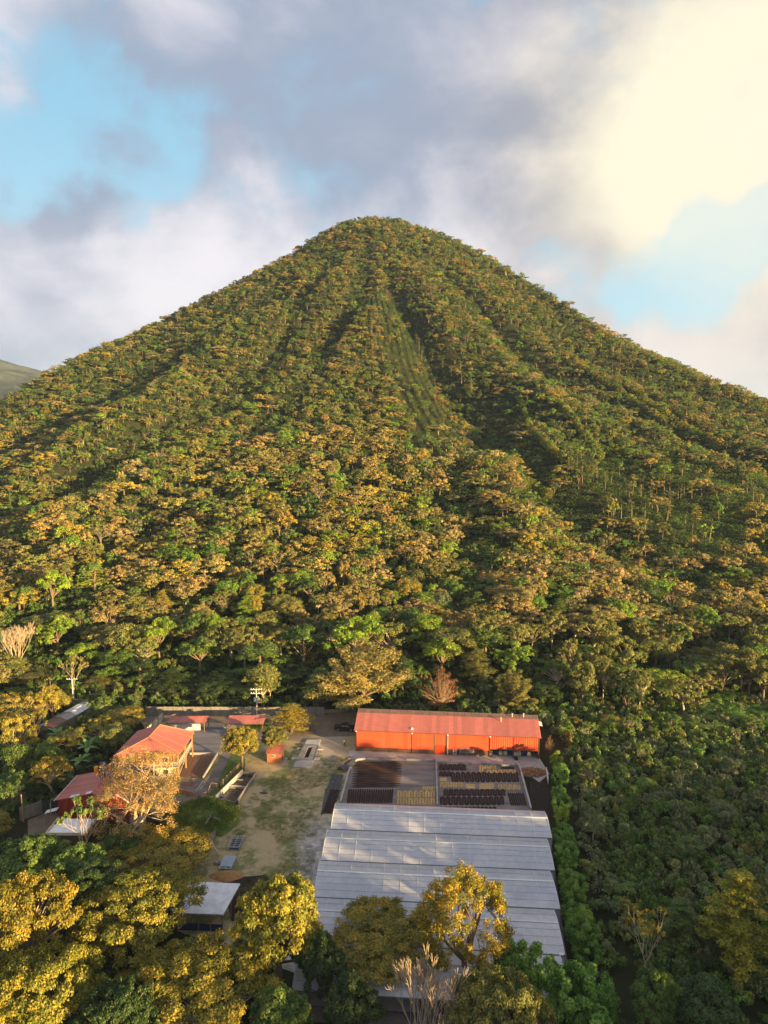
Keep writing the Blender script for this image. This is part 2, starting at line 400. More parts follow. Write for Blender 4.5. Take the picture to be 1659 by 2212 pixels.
def proto(kind, seed, n, size, leafm, barkm, small=False):
    """returns (trunk mesh, crown mesh, radius, height)"""
    rng = np.random.default_rng(seed); b = MB(); cs = []; rs = []; cen = None; kw = {}
    sides = 4 if small else 6
    if kind == 'umbrella':
        Rr, H = 6.5, 8.5; fork = H * rng.uniform(.25, .4) * (1.3 if small else 1)
        b.tube([(0, 0, -.5), (.1, .05, fork * .6), (rng.normal() * .3, rng.normal() * .3, fork)], [.38, .3, .27], sides, False); f = Vector(b.v[-1])
        big = n > 9000; m = 38 if small else 210 if big else 70
        for i in range(m):
            a = rng.uniform(0, 6.283); rad = Rr * math.sqrt(rng.uniform(.0, 1)) * (.93 + .1 * math.sin(a * 3 + seed)); low = rng.uniform() < .32
            z = H * (.96 - .26 * (rad / Rr) ** 2) + rng.normal() * .3 - (rng.uniform(.9, 2.3) if low else 0)
            cs.append((rad * math.cos(a), rad * math.sin(a), z - .4)); k = rng.uniform(.45, .95) if big else rng.uniform(.6, 1.15) if not small else rng.uniform(.8, 1.35); rs.append((k * 1.15, k * 1.15, k * (.55 if big else .40)))
        for i in range(0, m, 4 if small or big else 3):
            e = Vector(cs[i]); limb(b, f, e, .07 if small else .12, .02, rng, .12, sides - 1, 3)
        kw = dict(up=.6, rand=.62, cut=-.6, shell=.25)
    elif kind == 'round':
        Rr, H = 4.2, 8.0; cz = H * .60; ez = H * .40
        b.tube([(0, 0, -.5), (.1, 0, H * .3), (0, .1, H * .6)], [.3, .22, .12], sides, False)
        big = n > 9000; m = 24 if small else 150 if big else 50
        for i in range(m):
            d = rng.normal(size=3); d /= np.linalg.norm(d); d[2] = d[2] if d[2] > -.45 else -d[2]; q = rng.uniform(.62, .98)
            lob = 1 + .13 * math.sin(3 * math.atan2(d[1], d[0]) + seed)
            cs.append((d[0] * Rr * .8 * q * lob, d[1] * Rr * .8 * q * lob, cz + d[2] * ez * .85 * q)); k = rng.uniform(.35, .75) if big else rng.uniform(.75, 1.25); rs.append((k, k, k * .8))
        for i in range(0, m, 4): limb(b, (0, 0, H * .28), cs[i], .1, .03, rng, .1, sides - 1, 3)
        cen = (0, 0, cz - 1)
    elif kind == 'lobed':   # bright, cauliflower-like crown with deep gaps
        Rr, H = 5.0, 9.5
        b.tube([(0, 0, -.5), (.1, 0, H * .3), (0, .1, H * .55)], [.34, .26, .16], sides, False)
        L = 7 if small else 9
        for j in range(L):
            a = 6.283 * j / L + rng.normal() * .25; rad = Rr * rng.uniform(.35, .72) * (j > 0); z = H * rng.uniform(.52, .86) if j else H * .84
            c0 = Vector((rad * math.cos(a), rad * math.sin(a), z)); k0 = rng.uniform(1.2, 1.9)
            limb(b, (0, 0, H * rng.uniform(.25, .45)), c0, .15, .05, rng, .1, sides - 1, 3)
            for i in range(4 if small else 8):
                d = rng.normal(size=3); d /= np.linalg.norm(d); d[2] = abs(d[2]) if d[2] < -.3 else d[2]
                cs.append(tuple(c0 + Vector(d) * k0 * .75)); k = rng.uniform(.55, .85) * k0 * .62; rs.append((k, k, k * .85))
        cen = (0, 0, H * .5)
    elif kind == 'tall':
        Rr, H = 4.2, 14.0
        b.tube([(0, 0, -.5), (.15, 0, H * .3), (-.1, .1, H * .62), (.1, 0, H * .9)], [.38, .28, .18, .06], sides, False)
        big = n > 9000; m = 32 if small else 170 if big else 75
        for i in range(m):
            t = rng.uniform(.22, 1) ** .8; a = rng.uniform(0, 6.283); wd = Rr * math.sin(math.pi * min(1, (t - .12) / .95)) ** .6 * (1 + .15 * math.sin(a * 2 + t * 7 + seed))
            rad = wd * rng.uniform(.55, 1.0); cs.append((rad * math.cos(a), rad * math.sin(a), H * t * .95)); k = rng.uniform(.35, .85) if big else rng.uniform(.7, 1.25); rs.append((k, k, k * .8))
        for i in range(0, m, 4): limb(b, (0, 0, cs[i][2] * .75), cs[i], .1, .03, rng, .08, sides - 1, 3)
        cen = (0, 0, H * .5)
    elif kind == 'conifer':
        Rr, H = 4.3, 15.0
        b.tube([(0, 0, -.5), (.1, 0, H * .5), (0, 0, H * .97)], [.36, .22, .05], sides, False)
        T = 8 if small else 13
        for j in range(T):
            t = .25 + .73 * j / (T - 1); L = Rr * (1 - t) ** .62 * 1.25 + .4
            for i in range(4 if small else 6):
                a = rng.uniform(0, 6.283); l = L * rng.uniform(.65, 1.05); z = H * t
                e = Vector((l * math.cos(a), l * math.sin(a), z - .12 * l + rng.normal() * .2)); limb(b, (0, 0, z), e, .07, .02, rng, .05, 4, 2)
                for q in ((.55, .9) if small else (.4, .65, .9)):
                    cs.append((e.x * q, e.y * q, z - .12 * l * q)); k = (.65 if small else .55) * (1.25 - q * .35) * (1 + .3 * (L / Rr)); rs.append((k * 1.2, k * 1.2, k * .33))
        kw = dict(up=.6, rand=.7, aspect=.45)
    elif kind == 'fan':     # broad crown of long ascending limbs carrying flat sprays
        Rr, H = 8.5, 15.0; f = Vector((0, 0, H * .14)); b.tube([(0, 0, -.5), f], [.9, .6], 7, False)
        for j in range(38):
            a = rng.uniform(0, 6.283); el = rng.uniform(.12, 1.45); 
            l = 1 / math.sqrt((math.cos(el) / Rr) ** 2 + (math.sin(el) / (H * .86)) ** 2) * rng.uniform(.8, 1.03)
            e = f + Vector((math.cos(a) * math.cos(el), math.sin(a) * math.cos(el), math.sin(el))) * l
            pts = limb(b, f, e, .24, .03, rng, .05, 5, 5)
            side = Vector((-math.sin(a), math.cos(a), 0))
            for q in (.45, .6, .72, .84, .95, 1.0):
                c0 = f.lerp(e, q) + Vector((0, 0, .2))
                for sgn in (-1, 0, 1):
                    cs.append(tuple(c0 + side * sgn * (1.5 * (1.3 - q)) + Vector((0, 0, -.25 * abs(sgn))))); k = rng.uniform(.55, .85); rs.append((k * 1.5, k * 1.5, k * .42))
        kw = dict(up=.7, rand=.6, aspect=.5, cut=-.3)
    elif kind == 'pine':
        Rr, H = 3.4, 15.0; b.tube([(0, 0, -.5), (.15, 0, H * .5), (0, .1, H * .93)], [.34, .25, .07], sides, False)
        for j in range(13 if small else 24):
            t = rng.uniform(.5, 1.0); a = rng.uniform(0, 6.283); rad = Rr * rng.uniform(.2, .8) * (1.15 - (t - .5) * 1.1); c0 = (rad * math.cos(a), rad * math.sin(a), H * t * .97)
            limb(b, (0, 0, H * t * .92), c0, .07, .02, rng, .05, 4, 2); cs.append(c0); k = rng.uniform(.8, 1.3); rs.append((k, k, k * .5))
        kw = dict(aspect=.4)
    elif kind == 'open':    # tall domed crown, leaves on the outside, forked limbs and holes inside
        Rr, H = 6.0, 16.0; f = Vector((0, 0, H * .30)); b.tube([(0, 0, -.5), (.2, 0, H * .15), f], [.5, .42, .38], 7, False)
        mains = []
        for j in range(7):
            a = 6.283 * j / 7 + rng.normal() * .3; e = f + Vector((math.cos(a) * Rr * .55, math.sin(a) * Rr * .55, H * rng.uniform(.30, .5))); limb(b, f, e, .26, .10, rng, .14, 6, 4); mains.append(e)
        for i in range(230):
            a = rng.uniform(0, 6.283); el = math.asin(rng.uniform(-.35, 1)); q = rng.uniform(.80, 1.02) * (1 + .08 * math.sin(3 * a + 5 * el))
            if math.sin(a * 2.3 + el * 4 + 1) > .93: continue
            c0 = Vector((Rr * math.cos(a) * math.cos(el) * q, Rr * math.sin(a) * math.cos(el) * q, H * .58 + H * .41 * math.sin(el) * q)); cs.append(tuple(c0)); k = rng.uniform(.5, .95); rs.append((k, k, k * 1.2))
            if i % 3 == 0: e = min(mains, key=lambda m_: (m_ - c0).length); limb(b, e, c0, .07, .02, rng, .12, 4, 3)
        kw = dict(up=.15, rand=.85, cut=-1)
    elif kind == 'hedge':
        Rr, H = 2.4, 5.0; b.tube([(0, 0, -.3), (0, 0, H * .5)], [.16, .1], 5, False)
        for i in range(46):
            d = rng.normal(size=3); d /= np.linalg.norm(d); cs.append((d[0] * Rr * .80, d[1] * Rr * .80, H * .52 + d[2] * H * .39)); k = rng.uniform(.36, .62); rs.append((k, k, k))
        kw = dict(up=.25, rand=.6, shell=.3)
    elif kind == 'bush':
        Rr, H = 2.6, 2.8
        for i in range(9 if small else 18):
            a = rng.uniform(0, 6.283); rad = Rr * math.sqrt(rng.uniform(0, 1)) * .75; cs.append((rad * math.cos(a), rad * math.sin(a), H * (.62 - .3 * (rad / Rr) ** 2) * rng.uniform(.7, 1.15))); k = rng.uniform(.6, 1.0); rs.append((k, k, k * .8))
        b.tube([(0, 0, -.3), (0, 0, H * .5)], [.08, .05], 4, False)
    elif kind in ('bare', 'sparse'):
        Rr, H = 5.0, 13.0; tips = []; f = Vector((0, 0, H * (.12 if kind == 'bare' else .3))); b.tube([(0, 0, -.5), f], [.34, .28], 6, False)
        for j in range(9 if kind == 'bare' else 4):
            a = 6.283 * j * (.618 if kind == 'bare' else .25) + rng.normal() * .3
            bare(b, f, (math.cos(a) * .62 * math.sqrt((j + .5) / 9), math.sin(a) * .62 * math.sqrt((j + .5) / 9), 1), H * .24, .13, 5 if kind == 'bare' else 4, rng, .22 if kind == 'bare' else .38, tips, .034, (2, 3) if kind == 'bare' else (2, 2), .78)
        mr = np.percentile([math.hypot(c_[0], c_[1]) for c_ in tips], 95); mz = max(c_[2] for c_ in tips)
        sc = lambda x, y, z: (x * (1 + (Rr / mr - 1) * min(1, z / H * 2)), y * (1 + (Rr / mr - 1) * min(1, z / H * 2)), z * H / mz)
        b.v = [sc(*p_) for p_ in b.v]; cs = [sc(*p_) for p_ in tips]; rs = [(.4, .4, .35)] * len(cs)
        if kind == 'bare': return npm(b, barkm), None, Rr, H
    V, F, A = leaves(cs, rs, n, size, rng, cen=cen, **kw)
    crown = npmesh('crown', V, F, [leafm], A)
    return npm(b, barkm), crown, Rr, H


def npm(b, m):
    fs = [f for f in b.f if len(f) == 4]
    return npmesh('trunk', np.array(b.v), np.array(fs), [m], smooth=True)


NEAR = {}


def P_(key, kind, seed, n, size, bark=None):
    NEAR[key] = proto(kind, seed, n, size, LEAF, bark or BARK)


for i in range(4): P_('umbrella%d' % i, 'umbrella', 10 + i, 7000, .38, PALEBARK)
for i in range(4): P_('round%d' % i, 'round', 20 + i, 6500, .36)
for i in range(4): P_('lobed%d' % i, 'lobed', 30 + i, 7500, .36)
for i in range(2): P_('tall%d' % i, 'tall', 40 + i, 8500, .40)
for i in range(2): P_('conifer%d' % i, 'conifer', 50 + i, 8000, .38, DARKBARK)
for i in range(2): P_('bush%d' % i, 'bush', 60 + i, 900, .38)
P_('fan0', 'fan', 70, 26000, .42)
for i in range(3): P_('big%d' % i, 'umbrella', 80 + i, 42000, .25, PALEBARK)
for i in range(2): P_('bigtall%d' % i, 'tall', 90 + i, 40000, .26)
P_('biground0', 'round', 95, 34000, .24)
P_('open0', 'open', 97, 34000, .26); P_('open1', 'open', 96, 11000, .24, PALEBARK)
P_('bare0', 'bare', 98, 0, 0, PALEBARK); P_('bare1', 'bare', 99, 0, 0, PALEBARK)
P_('sparse0', 'sparse', 101, 1500, .40, PALEBARK); P_('sparse1', 'sparse', 103, 4500, .42, PALEBARK)
for i in range(3): P_('hedge%d' % i, 'hedge', 110 + i, 9000, .19)
P_('ball0', 'hedge', 115, 15000, .22); P_('ball1', 'hedge', 116, 15000, .22)
P_('bigconifer0', 'conifer', 120, 17000, .36, DARKBARK)
P_('red0', 'fan', 121, 4500, .30)

HUES = {   # foliage base colours
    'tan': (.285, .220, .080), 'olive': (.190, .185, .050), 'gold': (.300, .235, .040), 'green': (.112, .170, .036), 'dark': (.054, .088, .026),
    'lime': (.210, .290, .030), 'rust': (.420, .170, .095), 'grey': (.165, .190, .095), 'straw': (.33, .245, .12), 'fresh': (.125, .220, .036), 'hedge': (.150, .265, .050), 'tawny': (.300, .240, .080), 'front': (.275, .222, .032), 'peach': (.380, .260, .105), 'sunny': (.320, .280, .030),
}
TREES = []      # (x, y) of every single tree


def tree(key, x, y, R, H, hue, label, group=None, name='tree', cat='tree', rz=None, jitter=.12, lean=0):
    tm, cm, R0, H0 = NEAR[key]; rg = random.Random(int(x * 31 + y * 57) & 0xffff)
    z = hz_(x, y); t = thing(name, label, cat, (x, y, z), rz if rz is not None else rg.uniform(0, 6.28), group)
    t.scale = (R / R0, R / R0, H / H0)
    if lean: t.rotation_euler[1] = lean
    obj('trunk', tm, t)
    if cm:
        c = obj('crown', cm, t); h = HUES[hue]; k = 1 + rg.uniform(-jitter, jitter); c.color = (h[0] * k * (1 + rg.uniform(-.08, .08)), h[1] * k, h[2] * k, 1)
    TREES.append((x, y, R)); return t


def ptree(key, u, vtop, y, wpx, hue, label, hmin=3, **k):
    """tree whose crown top shows at (u, vtop) when it stands at distance y; wpx is its crown's width in the photograph"""
    p = aty(u, vtop, y); dep = y * math.cos(PITCH) - (p.z - CAM_H) * math.sin(PITCH)
    R = wpx / 2 / 1534 * dep; g0 = hz_(p.x, y); lo, hi = 1.0, 40.0; fl = key.startswith(('umbrella', 'big0', 'big1', 'big2'))
    for _ in range(24):
        H = (lo + hi) / 2; best = 9999
        for t_ in (0, .25, .5, .7, .85, 1.0):
            zt = H * (1.0 - .26 * t_ * t_) if fl else H * (.6 + .4 * math.sqrt(max(0, 1 - t_ * t_)))
            yy_ = y + t_ * R; zz = g0 + zt - CAM_H; best = min(best, 1106 - 1534 * (yy_ * math.sin(PITCH) + zz * math.cos(PITCH)) / (yy_ * math.cos(PITCH) - zz * math.sin(PITCH)))
        if best < vtop: hi = H
        else: lo = H
    H = max(hmin, H)

    return tree(key, p.x, y, R, H, hue, label, **k)

# ---------------------------------------------------------------- materials of the yard
RED = mat('red_sheet', (.56, .085, .026), .45, .25, .8, spec=.4, col2=(.44, .08, .045))
ROOF = mat('weathered_red_roof', (.42, .135, .105), .5, .25, .6, col2=(.33, .10, .08), spec=.4, streak=(1, 6, 1))
ROOFB = mat('brown_roof', (.19, .115, .085), .6, .25, .8, spec=.3)  # browner sheets, on the upper warehouse strip and some shed roofs
BROWN = mat('brown_wall', (.105, .055, .040), .85, .3, .8)
ORANGE = mat('orange_wall', (.40, .17, .06), .8, .2, 1.2)
CREAM = mat('cream_wall', (.60, .50, .34), .85, .2, 1.0)
WHITE = mat('white_paint', (.70, .70, .68), .6, .15, 1.5)
CONC = mat('concrete', (.27, .25, .23), .9, .35, .55, col2=(.17, .155, .15), bump=.3)
CONCD = mat('stained_concrete', (.20, .175, .165), .9, .4, .35, col2=(.095, .082, .080), streak=(.35, 1.6, 1), amt=.8)
CONCP = mat('pale_concrete', (.36, .34, .33), .9, .25, .5, col2=(.26, .235, .22))
WALLC = mat('old_concrete_panel', (.24, .215, .185), .9, .4, .9, col2=(.13, .12, .11), streak=(1.5, 1.5, .35))
STEEL = mat('galvanised_steel', (.42, .44, .46), .45, .2, 3, metal=.5)
DARKM = mat('dark_metal', (.03, .03, .032), .6, .2, 3)
BLUE = mat('blue_machine_paint', (.012, .025, .11), .45, .2, 2, spec=.4)
YELLOW = mat('orange_yellow_paint', (.62, .27, .015), .5, .2, 2)
GREYR = mat('grey_roof_sheet', (.34, .33, .33), .6, .3, .7, col2=(.20, .18, .17), streak=(1, 5, 1))
ZINC = mat('zinc_roof_sheet', (.64, .64, .67), .5, .2, .8)
WOOD = mat('sawn_wood', (.42, .27, .13), .85, .3, 3)
WOODD = mat('old_wood', (.20, .13, .08), .9, .3, 3)
LOG = mat('firewood', (.26, .13, .07), .9, .45, 2.5)
TARP = mat('black_tarpaulin', (.030, .030, .032), .5, .5, 1.6, col2=(.075, .075, .08), bump=1, bscale=3)
COFFEE = mat('dark_coffee_cherries', (.040, .018, .014), .95, .4, 14, bump=.7, bscale=30)
PARCH = mat('pale_parchment_coffee', (.46, .31, .13), .95, .3, 14, bump=.5, bscale=30)
SOIL = mat('dark_compost', (.028, .017, .013), 1, .5, 3, bump=.8, bscale=6)
SAND = mat('sand_heap', (.30, .165, .07), 1, .3, 2, bump=.5, bscale=12)
GLASS = mat('window_glass', (.03, .035, .04), .15, .2, 1, spec=.6)
WATER = mat('dark_basin_water', (.035, .03, .026), .25, .4, .8, spec=.5)
TYRE = mat('tyre_rubber', (.015, .015, .015), .9, .2, 5)
BRICK = mat('brick', (.38, .19, .10), .9, .35, 4)

# yard ground: dry and green grass, bare pale earth towards the plastic roofs
ym = bpy.data.materials.new('yard_grass'); ym.use_nodes = True; N = NT(ym.node_tree); p = N.n['Principled BSDF']
g_ = N.node('ShaderNodeNewGeometry'); pos = g_.outputs['Position']; sp = N.node('ShaderNodeSeparateXYZ'); N.l.new(pos, sp.inputs[0])
f1 = N.noise(pos, .16, 7, .62, .4); f2 = N.noise(pos, .55, 7, .7); f3 = N.noise(pos, 3.5, 5, .7)
c = N.mix(N.ss(N.math('ADD', N.math('MULTIPLY', f1, .6), N.math('MULTIPLY', f2, .4)), .43, .55), (.150, .160, .060), (.380, .290, .170))
c = N.mix(N.ss(f2, .55, .7, 0, .6), c, (.42, .33, .22)); c = N.mix(N.ss(f3, .45, .75, 0, .5), c, (.16, .145, .075))
ed = N.math('ADD', N.math('ADD', sp.outputs[0], N.math('MULTIPLY', sp.outputs[1], .02)), N.math('MULTIPLY', N.math('SUBTRACT', f1, .5), 16))
yy = N.ss(sp.outputs[1], 122, 138, 1, .0); fe = N.math('MULTIPLY', N.ss(ed, -16.5, -10.5), yy)
c = N.mix(fe, c, N.mix(N.ss(f2, .38, .62), (.27, .245, .235), (.52, .48, .45)))
dp = N.math('ADD', N.math('ABSOLUTE', N.math('ADD', sp.outputs[0], 14.5)), N.math('MULTIPLY', N.math('SUBTRACT', f2, .5), 9)); tr_ = N.math('MULTIPLY', N.ss(dp, 5.0, 2.0), N.ss(sp.outputs[1], 145, 158))
c = N.mix(tr_, c, (.34, .28, .22))
N.put(p.inputs['Base Color'], c); p.inputs['Roughness'].default_value = 1; p.inputs['Specular IOR Level'].default_value = .1
bm_ = N.node('ShaderNodeBump'); bm_.inputs['Strength'].default_value = .5; bm_.inputs['Distance'].default_value = .12; N.put(bm_.inputs['Height'], f3); N.l.new(bm_.outputs[0], p.inputs['Normal'])
GRASSM = mat('lush_grass', (.050, .105, .020), 1, .4, .45, col2=(.14, .16, .045), bump=.8, bscale=5)
DIRT = mat('packed_dirt', (.22, .165, .115), 1, .3, .5, col2=(.13, .10, .075), bump=.4, bscale=8)
GRAVEL = mat('grey_gravel', (.27, .24, .21), 1, .3, .6, col2=(.17, .15, .13), bump=.4, bscale=10)


def ps(l, z=0.0): return [at(u, v, z) for u, v in l]


def st(name, pts, z, m, label, thick=0): return tag(sheet(name, pts, z, m, thick=thick), label, kind='structure')


st('yard', ps([(300, 1548), (770, 1530), (772, 1640), (730, 1760), (680, 1930), (660, 2110), (380, 2010), (380, 1900), (420, 1800), (330, 1760), (300, 1700), (335, 1620)]), .012, ym, 'worn grass yard with bare earth beside the plastic roofs')
st('dirt_road', ps([(300, 1546), (600, 1546), (770, 1536), (772, 1590), (700, 1592), (640, 1583), (560, 1562), (300, 1560)]), .024, DIRT, 'dirt road along the foot of the concrete wall')
st('gravel_track', ps([(560, 1578), (640, 1588), (690, 1592), (735, 1612), (772, 1636), (770, 1646), (728, 1626), (690, 1606), (640, 1601), (560, 1592)]), .032, GRAVEL, 'curving gravel track leading to the warehouse corner')
st('left_lane', ps([(60, 1772), (95, 1757), (132, 1757), (132, 1800), (140, 1830), (60, 1830)]), .02, DIRT, 'muddy lane beside the red barn')
st('path', ps([(495, 1600), (510, 1604), (470, 1690), (452, 1716), (395, 1738), (340, 1745), (340, 1730), (390, 1724), (436, 1704), (452, 1680)]), .03, CONCD, 'narrow paved path curving past the drying patio')
st('green_bank', ps([(510, 1604), (530, 1640), (528, 1665), (468, 1722), (395, 1740), (340, 1745), (340, 1740), (395, 1736), (452, 1716), (470, 1690)]), .02, GRASSM, 'green grass strip between the path and the basins')
st('mud_patch', ps([(480, 1905), (520, 1895), (575, 1890), (600, 1930), (560, 1990), (500, 1990)]), .03, SOIL, 'dark wet mud beside the grey shed')

# grassy mound held by the concrete panels
mv = []; mp = ps([(362, 1745), (395, 1738), (440, 1722), (470, 1730), (517, 1744), (516, 1762), (500, 1778), (478, 1793), (455, 1785), (420, 1800), (380, 1790), (345, 1775)], 1.5)
cxm = sum(q[0] for q in mp) / len(mp); cym = sum(q[1] for q in mp) / len(mp); b = MB(); rg = random.Random(4); K = 7; n = len(mp)
vs = []
for k in range(K + 1):
    f = k / K
    for i, (x, y) in enumerate(mp): vs.append((cxm + (x - cxm) * (1 - f) , cym + (y - cym) * (1 - f), 1.25 + .55 * math.sin(f * 1.5) + rg.uniform(-.12, .12) - (1.2 if k == 0 else 0)))
fs = [(k * n + i, k * n + (i + 1) % n, (k + 1) * n + (i + 1) % n, (k + 1) * n + i) for k in range(K) for i in range(n)]
b.add(vs, fs); tag(b.build('grassy_mound', GRASSM, smooth=True), 'green grassy mound held back by concrete panels', kind='structure')


# ---------------------------------------------------------------- building helpers
def strips(parent, name, a, b_, c, d, n, ribs, m, amp=.035, thick=.03, per_part=True):
    """corrugated sheets side by side over the plane a-b (eave) to d-c (ridge); each sheet is a part"""
    a, b_, c, d = map(Vector, (a, b_, c, d)); nr = (b_ - a).cross(d - a)
    if nr.length < 1e-6: nr = (c - a).cross(d - a)
    nr = nr.normalized(); nr = nr if nr.z >= -1e-6 else -nr
    allb = MB()
    for i in range(n):
        mb = MB() if per_part else allb; top = []; bot = []
        for k in range(ribs * 4 + 1):
            s = (i + (k / (ribs * 4)) * .996 + .002) / n; h = amp if k % 4 in (1, 2) else 0
            if k == 0: h = amp * .4
            top.append(a.lerp(b_, s) + nr * h); bot.append(d.lerp(c, s) + nr * h)
        L = len(top); fs = [(k, k + 1, L + k + 1, L + k) for k in range(L - 1)]
        mb.add(top + bot, fs)
        if per_part: mb.build(name, m, parent)
    if not per_part: allb.build(name, m, parent)


def slab(parent, name, pts, m, t=.12):
    """solid panel with the outline pts (3-D), thickness t downward"""
    b = MB(); n = len(pts); vs = [Vector(q) for q in pts]; nr = (vs[1] - vs[0]).cross(vs[2] - vs[0]).normalized(); nr = nr if nr.z >= 0 else -nr
    b.add(vs + [q - nr * t for q in vs], [tuple(range(n)), tuple(reversed(range(n, 2 * n)))] + [(i, (i + 1) % n, (i + 1) % n + n, i + n) for i in range(n)])
    return b.build(name, m, parent)


def wallq(b, x0, y0, x1, y1, z0, z1, t=.15):
    b.bar((x0, y0, (z0 + z1) / 2), (x1, y1, (z0 + z1) / 2), t, z1 - z0)


# ---------------------------------------------------------------- warehouse
wx, wy = at(770, 1622); WROT = R_(-5.3)
WH = thing('warehouse', 'long warehouse with bright red corrugated front and weathered red barn roof', 'warehouse', (wx, wy, 0), WROT)
LW = 42.7
strips(WH, 'roof_sheet', (-.45, -.65, 5.5), (LW + .45, -.65, 5.5), (LW + .45, 5.3, 7.3), (-.45, 5.3, 7.3), 43, 4, ROOF)
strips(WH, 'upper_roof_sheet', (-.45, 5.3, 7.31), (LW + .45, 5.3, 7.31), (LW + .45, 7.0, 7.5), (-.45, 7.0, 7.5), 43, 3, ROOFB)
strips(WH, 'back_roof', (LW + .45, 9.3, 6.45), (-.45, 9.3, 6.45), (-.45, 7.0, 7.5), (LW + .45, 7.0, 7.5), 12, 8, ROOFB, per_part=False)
strips(WH, 'back_roof', (LW + .45, 12.4, 4.9), (-.45, 12.4, 4.9), (-.45, 9.3, 6.44), (LW + .45, 9.3, 6.44), 12, 8, ROOF, per_part=False)
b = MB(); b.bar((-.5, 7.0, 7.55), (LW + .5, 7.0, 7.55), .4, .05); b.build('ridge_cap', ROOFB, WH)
b = MB(); b.tube([(-.5, -.72, 5.42), (LW + .5, -.72, 5.42)], .09, 6); b.build('gutter', mat('red_gutter', (.25, .05, .03), .6), WH)
for x in (0, LW):
    b = MB(); s = -.1 if x else .1
    b.add([(x, 0, 0), (x, 12, 0), (x, 12, 4.95), (x, 9.3, 6.32), (x, 7.0, 7.4), (x, 5.3, 7.18), (x, 0, 5.6), (x + s, 0, 0), (x + s, 12, 0), (x + s, 12, 4.95), (x + s, 9.3, 6.32), (x + s, 7.0, 7.4), (x + s, 5.3, 7.18), (x + s, 0, 5.6)],
          [tuple(range(7)), tuple(range(13, 6, -1))] + [(i, (i + 1) % 7, (i + 1) % 7 + 7, i + 7) for i in range(7)])
    b.build('end_wall', RED, WH)
b = MB(); wallq(b, 0, 12, LW, 12, 0, 4.9); b.build('back_wall', BROWN, WH)
b = MB(); b.box(0.05, LW - .05,   .2, 11.9, 0, .03); b.build('inner_floor', CONC, WH)
bays = [(0.1, 3.9, 1.15, 4), (3.9, 7.9, 1.15, 4), (7.9, 13.3, 1.15, 4), (13.3, 18.6, 1.15, 4), (18.6, 21.1, 2.35, 4), (21.75, 31.3, 1.55, 4), (31.45, LW - .1, 1.98, 2)]
for x0, x1, z0, rb in bays:
    n = max(1, round(x1 - x0)); strips(WH, 'wall_sheet', (x0, -.06, z0), (x1, -.06, z0), (x1, -.06, 5.6), (x0, -.06, 5.6), n, rb, RED, amp=.05)
    b = MB(); b.bar((x0, -.09, z0 - .04), (x1, -.09, z0 - .04), .1, .07); b.build('sill_rail', mat('red_gutter', (.25, .05, .03)), WH)
b = MB(); wallq(b, 0, .05, 18.6, .05, 0, 1.25); b.build('base_wall', BROWN, WH)
b = MB(); wallq(b, 21.75, .05, 31.3, .05, 0, 1.65); b.build('base_wall', BROWN, WH)
for x in (0, 3.9, 7.9, 13.3, 18.5, 21.4, 31.38, 36.9, LW):
    b = MB(); b.box(x - .16, x + .16, -.12, .2, 0, 1.3 if x < 18 and x > 1 else 5.5); b.build('pillar', BROWN, WH)
b = MB(); b.box(18.75, 20.9, -.02, .06, 0.02, 2.3); d_ = b.build('door', mat('door_red', (.55, .05, .012), .5), WH); b = MB(); b.box(20.6, 20.72, -.06, -.02, 1.0, 1.2); b.build('handle', STEEL, d_)
b = MB(); b.box(20.9, 21.3, .02, .1, 0, 2.3); b.build('door_post', BROWN, WH)
for x in (.08, 13.3, 21.65, 31.45):   # rain pipes
    b = MB(); b.tube([(x, -.7, 5.35), (x, -.2, 5.2), (x, -.2, .1)], .06, 6); b.build('rain_pipe', WHITE if x > 20 and x < 22 else mat('red_gutter', (.25, .05, .03)), WH)
    b = MB(); b.box(x - .16, x + .16, -.9, -.74, 5.25, 5.45); b.build('gutter_box', WHITE, WH)
g_ = MB()
for x in (24.5, 26.1, 27.7): g_.bar((x, -.25, .05), (x, -.25, 1.95), .07)
for z in (.1, 1.0, 1.9): g_.bar((24.5, -.25, z), (27.7, -.25, z), .06)
gt = g_.build('mesh_gate', STEEL, WH); b = MB()
for i in range(16): b.bar((24.6 + i * .2, -.25, .1), (24.6 + i * .2, -.25, 1.9), .02)
for i in range(8): b.bar((24.5, -.25, .2 + i * .22), (27.7, -.25, .2 + i * .22), .02)
b.build('wire_mesh', STEEL, gt)
for i, (x, y) in enumerate(((34.2, 4.2), (37.0, 6.0), (39.7, 6.2))):
    z = 5.5 + (y + .65) * .315 if y < 4.5 else 7.13 + (y - 4.5) * .148
    b = MB(); b.tube([(x, y, z - .1), (x, y, z + .75)], .13, 8); vp = b.build('vent_pipe', CREAM, WH); b = MB(); b.tube([(x, y, z + .8), (x, y, z + .98)], [.30, .1], 8); b.build('vent_cap', STEEL, vp)
b = MB(); b.box(13.0, 13.5, .2, .6, 5.8, 6.15); b.build('roof_lamp', WHITE, WH)
b = MB(); b.add([(LW + .4, 6.2, 5.6), (LW + 1.6, 6.2, 5.3), (LW + 1.6, 8.5, 5.3), (LW + .4, 8.5, 5.6), (LW + .4, 6.2, 5.5), (LW + 1.6, 6.2, 5.2), (LW + 1.6, 8.5, 5.2), (LW + .4, 8.5, 5.5)], [(0, 1, 2, 3), (7, 6, 5, 4), (0, 4, 5, 1), (1, 5, 6, 2), (2, 6, 7, 3), (3, 7, 4, 0)]); b.build('side_awning', ZINC, WH)


def wpt(x, y, z=0):
    c_, s_ = math.cos(WROT), math.sin(WROT); return (wx + x * c_ - y * s_, wy + x * s_ + y * c_, z)


